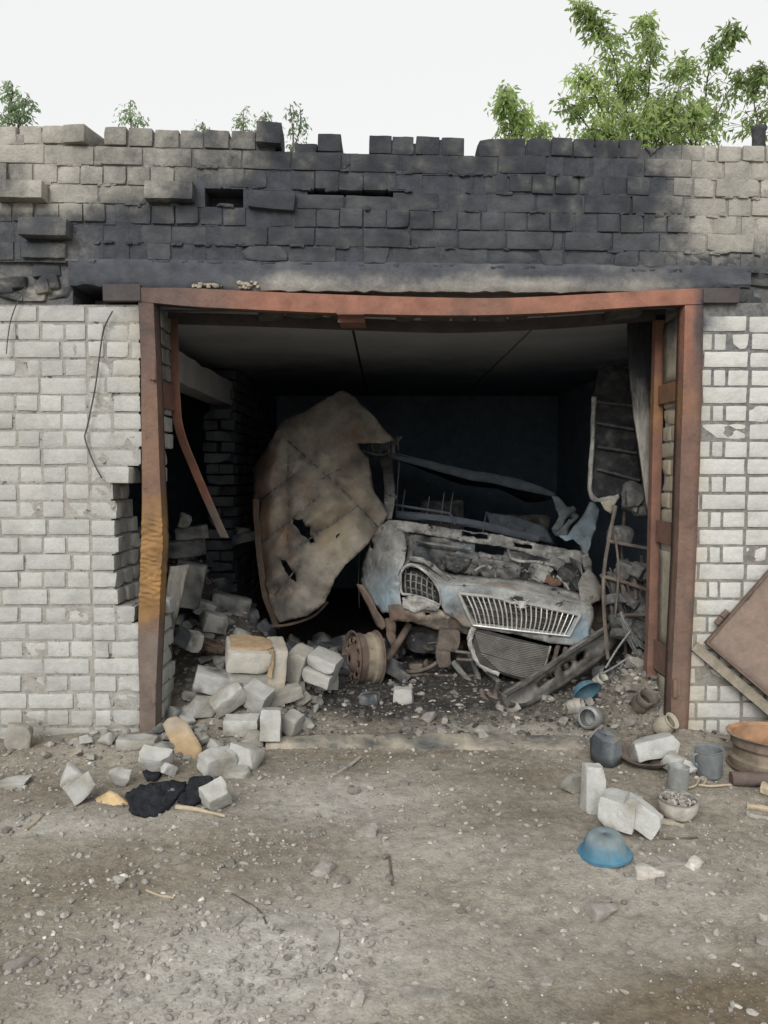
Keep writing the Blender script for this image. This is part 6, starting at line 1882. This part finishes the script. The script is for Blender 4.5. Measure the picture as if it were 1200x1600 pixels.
# rusty wheel at the right edge, lying flat
wcE = G(1216, 1203)
wh2 = empty('scrap_wheel', wcE, 'rusty orange bare car wheel lying flat on the dirt at the right edge', 'wheel')
Mx2 = Matrix.Translation(wcE + Vector((0, .0, .10))) @ Euler((R(-3), R(2), R(20))).to_matrix().to_4x4()
mb = MB()
rim_mesh(mb, .245, .165, Mx2, 'outer')
mb.build('rim', M['rim'], wh2, {'pale': lambda v: max(0, min(.6, .3 + .7 * fbm(v.x * 9, v.z * 22))), 'dark': lambda v: .4 * max(0, fbm(v.x * 10, v.z * 18))})
mb = MB()
rim_mesh(mb, .245, .165, Mx2, 'inner')
mb.build('rim_well', M['rim'], wh2, {'orange': lambda v: max(0, min(1, .75 + .4 * fbm(v.x * 9, v.z * 30)))})
mb = MB()
disc_mesh(mb, .245, -.035, Mx2)
solid(mb.build('wheel_disc', M['rim'], wh2, {'orange': lambda v: .6, 'dark': lambda v: .15}), .005)
mb = MB()
a, b = G(1142, 1226), G(1270, 1234)
tube(mb, [a + Vector((0, 0, .03)), (a + b) / 2 + Vector((0, 0, .035)), b + Vector((0, 0, .03))], .033, 12, rough=.1)
tag(mb.build('pipe', M['rust_frame'], None, {'grey': lambda v: .3, 'soot': lambda v: .35}, None, a), 'thick rusty pipe lying in front of the rusty wheel', 'pipe')
mb = MB()
lp = [(1065, 1236), (1085, 1232), (1092, 1222), (1098, 1218), (1103, 1222), (1098, 1230), (1092, 1230), (1110, 1232), (1142, 1230)]
tube(mb, [G(*p) + Vector((0, 0, .012)) for p in lp], .0055, 6)
tag(mb.build('wire_hook', M['wood_pale'], None, None, None, G(1065, 1236)), 'pale rusty wire with a loop lying between mug and bowl', 'wire')

# rusty door leaf leaning on the right wall, one corner up
c0 = P(1100, 1004, -.045)
b0 = G(1292, 1168); b0.y = min(b0.y, -.16); b0.z = ground_h(b0.x, b0.y)
e2 = (b0 - c0)
t1 = P(1200, 897, -.025) - c0
e2n = e2.normalized()
e1n = (t1 - e2n * t1.dot(e2n)).normalized()
nn = e1n.cross(e2n).normalized()
if nn.y > 0: nn = -nn
L2, L1 = e2.length, 1.35
dl = empty('rusty_door_leaf', b0, 'rusty steel door leaf with rolled edges leaning against the bright brick wall', 'door leaf')
def DL(u, v, h=0.0): return c0 + e1n * u + e2n * v + nn * h
mb = MB()
nu, nv = 24, 14
for i in range(nu + 1):
    for j in range(nv + 1):
        u, v = L1 * i / nu, L2 * j / nv
        mb.v.append(DL(u, v, .004 + .010 * fbm(u * 2.5, v * 2.5, 3) - .02 * math.sin(math.pi * u / L1) * math.sin(math.pi * v / L2))); mb.t.append(0.)
mb.f = [(i * (nv + 1) + j, i * (nv + 1) + j + 1, (i + 1) * (nv + 1) + j + 1, (i + 1) * (nv + 1) + j) for i in range(nu) for j in range(nv)]
solid(mb.build('leaf_skin', M['rust_leaf'], dl), .004, 0)
def edge_bar(p, q, inn, w=.045, h=.035):
    mb = MB()
    ax = inn.normalized()
    sweep(mb, [p.lerp(q, k / 6) for k in range(7)], [(0, -.004), (w, -.004), (w, .004), (.008, .006), (.008, h), (0, h)], ax, nn)
    return mb.build('edge_angle', M['leaf_frame'], dl, None, False)
edge_bar(DL(0, 0), DL(0, L2), e1n)
edge_bar(DL(0, 0), DL(L1, 0), e2n, .03, .03)
edge_bar(DL(L1, L2), DL(L1, 0), -e1n)
edge_bar(DL(L1, L2), DL(0, L2), -e2n)
mb = MB()
sweep(mb, [DL(-.045, -.02, -.02), DL(-.045, L2 * .5, -.02), DL(-.045, L2, -.02)], [(-.028, -.004), (.028, -.004), (.028, .006), (-.028, .006)], e1n, nn)
mb.build('outer_strip', M['steel_brown'], dl, {'pale': lambda v: .55}, False)
for u in (.12, .17):
    mb = MB()
    tube(mb, [DL(u, -.02, .01), DL(u + .045, -.02, .01)], .016, 8)
    mb.build('hinge', M['leaf_frame'], dl)
# ------------------------------------------------------------------ gravel and ash
def gravel(name, label, cat, n, area, smin, smax, dens, seed, m, tintf, flat=.6, power=3.4):
    q = random.Random(seed)
    mb = MB()
    base = []
    g = (1 + 5 ** .5) / 2
    ico = [Vector(v).normalized() for v in ((-1, g, 0), (1, g, 0), (-1, -g, 0), (1, -g, 0), (0, -1, g), (0, 1, g), (0, -1, -g), (0, 1, -g), (g, 0, -1), (g, 0, 1), (-g, 0, -1), (-g, 0, 1))]
    icf = [(0, 11, 5), (0, 5, 1), (0, 1, 7), (0, 7, 10), (0, 10, 11), (1, 5, 9), (5, 11, 4), (11, 10, 2), (10, 7, 6), (7, 1, 8), (3, 9, 4), (3, 4, 2), (3, 2, 6), (3, 6, 8), (3, 8, 9), (4, 9, 5), (2, 4, 11), (6, 2, 10), (8, 6, 7), (9, 8, 1)]
    k = 0
    while k < n:
        x, y = q.uniform(area[0], area[1]), q.uniform(area[2], area[3])
        if q.random() > dens(x, y): continue
        k += 1
        s = smin + (smax - smin) * q.random() ** power
        E = Euler((q.uniform(-.4, .4), q.uniform(-.4, .4), q.uniform(0, 6.28))).to_matrix()
        sx, sy, sz = s * q.uniform(.8, 1.4), s * q.uniform(.6, 1), s * q.uniform(.35, .8) * flat / .6
        c = Vector((x, y, ground_h(x, y) + sz * q.uniform(.05, .5)))
        mb.add([c + E @ Vector((v.x * sx * q.uniform(.75, 1.2), v.y * sy * q.uniform(.75, 1.2), v.z * sz * q.uniform(.75, 1.2))) for v in ico], icf, tintf(q, x, y))
    o = mb.build(name, m, None, None, False, Vector((0, 0, 0)))
    return tag(o, label, cat, None, 'stuff')
gx = [g0(*p) for p in ((420, 1500), (300, 1560), (60, 1500), (560, 1260), (800, 1420), (300, 1330), (1120, 1380), (60, 1220))]
def yard_d(x, y):
    d = .16 + .9 * gs(x, y, *gx[0], .35, .35) + .6 * gs(x, y, *gx[1], .4, .3) + .5 * gs(x, y, *gx[2], .5, .4) + .35 * gs(x, y, *gx[3], .3, .2) + .35 * gs(x, y, *gx[5], .5, .2) + .3 * gs(x, y, *gx[6], .4, .3) + .5 * gs(x, y, *gx[7], .4, .2)
    return d * (.55 + .9 * max(0, .4 + fbm(x * 3, y * 3, 9)))
def yard_t(q, x, y):
    r = q.random()
    if r < .035: return q.uniform(.25, .6)
    if r < .12: return q.uniform(-.05, .15)
    return q.uniform(-.42, -.02)
gravel('gravel', 'loose grey grit and small pebbles strewn over the dirt yard', 'gravel', 10000, (-2.5, 2.5, -2.7, .15), .002, .016, yard_d, 1, M['stone'], yard_t)
gravel('white_grit', 'tiny white crumbs of mortar strewn over the yard', 'grit', 900, (-2.3, 2.4, -2.6, .1), .0018, .0075, lambda x, y: max(.05, .25 + 1.2 * fbm(x * 2.2, y * 2.2, 31)), 2, M['stone'], lambda q, x, y: q.uniform(.3, .75))
gravel('ash_debris', 'loose charred crumbs and ash over the garage floor', 'ash', 3800, (-1.2, 1.9, -.12, 1.9), .004, .026, lambda x, y: .35 + .6 * gs(x, y, .4, .5, 1.3, .5), 3, M['stone'], lambda q, x, y: q.uniform(-.93, -.45) if q.random() < .82 else q.uniform(-.3, .2))
gravel('mound_debris', 'ochre and grey crumbs covering the ash mound by the right post', 'debris', 1500, (1.0, 1.9, -.05, 1.0), .004, .024, lambda x, y: min(1, ground_h(x, y) * 4 + .2), 4, M['stone'], lambda q, x, y: q.uniform(-.75, -.2) if q.random() < .85 else q.uniform(0, .4))
gravel('heap_debris', 'crumbled mortar and grit between the bricks of the left heap', 'debris', 2600, (-2.1, -.4, -.35, 2.3), .006, .034, lambda x, y: min(1, ground_h(x, y) * 3 + .25), 5, M['stone'], lambda q, x, y: q.uniform(-.55, .0) - .3 * sm(.5, 1.2, y))
# larger single stones of the yard
q = random.Random(19)
protos = []
kinds = ['grey stone lying loose on the dirt yard', 'brown grey stone lying loose on the dirt yard', 'pale stone lying loose on the dirt yard']
k = 0
tries = 0
while k < 90 and tries < 4000:
    tries += 1
    x, y = q.uniform(-2.2, 2.3), q.uniform(-2.35, -.12)
    if q.random() > yard_d(x, y) * 1.1 + .12: continue
    kind = q.choice((0, 0, 1, 1, 1, 2))
    if len(protos) < 15:
        kind = len(protos) % 3
        s = .05
        vs, fs = brick_pts((.05, .038, .026), (4, 4, 4), .009, .006, chips(q, (.05, .038, .026), 5, .012), q.uniform(0, 99), 30)
        mb = MB()
        mb.add([v + Vector((0, 0, .008)) for v in vs], fs, (-.3, -.45, .15)[kind] + q.uniform(-.08, .08))
        o = mb.build('stone', M['stone'], None, None, True, Vector((0, 0, 0)))
        protos.append((o, kind))
        c = o
    else:
        src = q.choice([p for p, kk in protos if kk == kind])
        c = src.copy(); COL.objects.link(c)
    sc = .35 + 1.0 * q.random() ** 2.2
    c.location = (x, y, ground_h(x, y))
    c.scale = (sc * q.uniform(.8, 1.3), sc, sc * q.uniform(.7, 1.1))
    c.rotation_euler = (0, 0, q.uniform(0, 6.28))
    tag(c, kinds[kind], 'stone', ('grey stones on the yard', 'brown grey stones on the yard', 'pale stones on the yard')[kind])
    k += 1

# ------------------------------------------------------------------ trees behind the garage
def leaf_mat(name, c1, c2, tr):
    m = bpy.data.materials.new(name); m.use_nodes = True
    t = m.node_tree; N, L = t.nodes, t.links; N.clear()
    out = N.new('ShaderNodeOutputMaterial')
    at = N.new('ShaderNodeAttribute'); at.attribute_name = 'tint'
    rp = N.new('ShaderNodeValToRGB'); rp.color_ramp.elements[0].color = (*c1, 1); rp.color_ramp.elements[1].color = (*c2, 1)
    L.new(at.outputs['Fac'], rp.inputs[0])
    d = N.new('ShaderNodeBsdfPrincipled'); d.inputs['Roughness'].default_value = .6
    L.new(rp.outputs[0], d.inputs['Base Color'])
    tl = N.new('ShaderNodeBsdfTranslucent')
    hs_ = N.new('ShaderNodeHueSaturation'); hs_.inputs['Value'].default_value = tr; hs_.inputs['Hue'].default_value = .49
    L.new(rp.outputs[0], hs_.inputs['Color']); L.new(hs_.outputs[0], tl.inputs['Color'])
    mx = N.new('ShaderNodeMixShader'); mx.inputs[0].default_value = .5
    L.new(d.outputs[0], mx.inputs[1]); L.new(tl.outputs[0], mx.inputs[2]); L.new(mx.outputs[0], out.inputs[0])
    return m
LM = leaf_mat('maple_leaf', (.13, .19, .07), (.41, .52, .21), 1.8)
LM2 = leaf_mat('willow_leaf', (.14, .20, .12), (.34, .43, .25), 1.8)
def leaf(mb, c, d, L_, w_, tint, q):
    s = d.cross(Vector((q.uniform(-1, 1), q.uniform(-1, 1), q.uniform(-1, 1))))
    if s.length < 1e-3: return
    s.normalize()
    nrm = d.cross(s)
    mb.add([c, c + d * L_ * .42 + s * w_ + nrm * w_ * .25, c + d * L_ + nrm * -.15 * L_, c + d * L_ * .42 - s * w_ + nrm * w_ * .25], [(0, 1, 2), (0, 2, 3)], tint)
def tree(label, Y, stems, nleaf, spread, L_, mat_, seed, base=None, droop=.75, group=None):
    # stems: list of (pixel polyline from low to tip, leaf density, spread factor, tint)
    q = random.Random(seed)
    lows = [P(*s[0][0], Y) for s in stems]
    bx = sum(p.x for p in lows) / len(lows)
    root = empty('tree', (bx, Y, 0), label, 'tree', group)
    tm, cm = MB(), MB()
    fork = Vector((bx, Y, lows[0].z * .45))
    tube(tm, [Vector((bx - .1, Y, -.05)), Vector((bx + .05, Y + .05, fork.z * .5)), fork], .13, 9, r2=.09, rough=.2)
    tot = 0
    W = []
    for pl, dens, sp, tint in stems:
        pts3 = []
        for i, (a, b) in enumerate(pl):
            pts3.append(P(a, b, Y + q.uniform(-.35, .35) * (1 if i else .4)))
        sp3 = spline(pts3, 6)
        tube(tm, [fork, fork.lerp(pts3[0], .6) + Vector((.1 * q.uniform(-1, 1), .1, 0))] + pts3, .024, 6, r2=.005, k=4)
        ln = sum((sp3[i + 1] - sp3[i]).length for i in range(len(sp3) - 1))
        n_ = int(nleaf * dens * ln)
        # twigs with drooping compound leaves
        ntw = max(4, n_ // 11)
        for _ in range(ntw):
            t = q.random() ** .8
            i = min(int(t * (len(sp3) - 1)), len(sp3) - 2)
            f = t * (len(sp3) - 1) - i
            c = sp3[i].lerp(sp3[i + 1], f)
            taper = (1 - .72 * t) * sp
            dd = Vector((q.gauss(0, 1), q.gauss(0, 1), q.gauss(.35, .6))).normalized()
            tip = c + dd * spread * taper * q.uniform(.25, 1)
            bt = tint + q.uniform(-.25, .25) + .22 * fbm(tip.x * 1.5, tip.z * 1.5, seed)
            tw = [c, c.lerp(tip, .6) + Vector((0, 0, .04)), tip + Vector((0, 0, -.05))]
            tube(tm, tw, .007, 4, r2=.003, k=2, cap=False)
            for _ in range(11):
                u = q.uniform(.35, 1.08)
                p = tw[0].lerp(tw[2], u) + Vector((q.gauss(0, .05), q.gauss(0, .05), q.gauss(0, .05)))
                d = (Vector((q.gauss(0, .6), q.gauss(0, .6), -droop + q.gauss(0, .35))) + dd * .3).normalized()
                leaf(cm, p, d, L_ * q.uniform(.6, 1.2), L_ * .16 * q.uniform(.7, 1.3), max(0.01, min(1, bt + q.uniform(-.12, .12))), q)
    tm.build('trunk', M['bark'], root)
    cm.build('crown', mat_, root, None, False)
    return root
tree('big bushy maple with several tall leafy shoots behind the right end of the wall', 8.0, [
    ([(985, 232), (968, 150), (958, 88), (934, 45), (904, 4)], 1.0, .55, .35),
    ([(1005, 232), (1012, 160), (1016, 95), (1010, 28)], 1.15, .62, .5),
    ([(960, 236), (945, 185), (925, 140), (902, 118)], 1.3, .8, .75),
    ([(1030, 236), (1050, 180), (1062, 130), (1072, 94)], 1.1, .75, .45),
    ([(1000, 240), (985, 195), (975, 150), (985, 110)], 1.2, .8, .55),
    ([(935, 236), (912, 190), (890, 168), (871, 155)], .55, .45, .3),
    ([(1020, 240), (1030, 215), (1035, 190)], 2.6, 1.15, .65),
    ([(960, 240), (950, 222), (944, 205)], 2.6, 1.0, .6)], 340, 1.0924999999999998, .135, LM, 5)
tree('slimmer dark leaved maple shoot right of the big bushy maple', 8.3, [
    ([(1085, 236), (1100, 170), (1108, 110), (1128, 70), (1144, 36)], .75, .5, .3),
    ([(1090, 236), (1120, 180), (1140, 140), (1166, 112)], .5, .5, .25),
    ([(1080, 240), (1082, 205), (1085, 170)], 2.4, .95, .6)], 340, 1.035, .135, LM, 6)
tree('leafy maple cut by the right picture edge behind the dark flue pipe', 8.1, [
    ([(1195, 236), (1185, 190), (1178, 150), (1196, 104)], 1.0, .7, .3), ([(1215, 236), (1230, 170), (1240, 110)], 1.1, .9, .4)], 340, 1.035, .135, LM, 7)
tree('low yellow green maple shoots over the middle right of the wall', 8.2, [
    ([(800, 230), (796, 190), (789, 160), (786, 138)], 1.0, .45, .55), ([(815, 230), (816, 195), (818, 172)], 1.2, .6, .7), ([(838, 232), (846, 212), (850, 196)], 1.0, .5, .6)], 340, 0.9774999999999999, .135, LM, 8)
tree('dark green treetop above the far left end of the wall', 9.0, [
    ([(12, 205), (18, 165), (20, 132)], 1.6, .75, .45), ([(28, 205), (36, 180), (40, 155)], 1.4, .6, .4), ([(-20, 205), (-30, 160), (-28, 110)], 1.5, .9, .4)], 260, .8, .12, LM2, 9)
tree('small sapling top showing over the left part of the wall', 8.6, [
    ([(205, 205), (203, 180), (204, 158)], .9, .40, .6), ([(210, 208), (216, 194), (222, 184)], .6, .3, .6)], 260, .8, .10, LM2, 10)
tree('tiny tuft of leaves over the wall left of its raised brick', 8.6, [
    ([(380, 205), (380, 188), (381, 172)], .8, .35, .45), ([(411, 205), (412, 192), (416, 182)], .8, .35, .45), ([(318, 205), (316, 198)], .8, .3, .45)], 260, .8, .09, LM2, 11)
tree('thin dry sapling behind the gap right of the raised brick', 8.4, [
    ([(458, 235), (457, 200), (453, 162)], .55, .26, .1), ([(462, 235), (468, 205), (470, 172)], .55, .26, .1)], 260, .8, .09, LM2, 12)
# flue pipe on the roof
mb = MB()
c = P(1185, 240, 2.2); c.z = 2.775
Mt = Matrix.Translation(c)
lathe(mb, [(.0001, 0), (.052, 0), (.052, P(1185, 206, 2.2).z - c.z), (.060, P(1185, 204, 2.2).z - c.z), (.060, P(1185, 199, 2.2).z - c.z), (.045, P(1185, 198, 2.2).z - c.z), (.0001, P(1185, 200, 2.2).z - c.z)], 20, Mt)
tag(mb.build('flue_pipe', M['van_dark'], None, None, True, c), 'dark flue pipe rising from the roof at the right end', 'flue pipe')
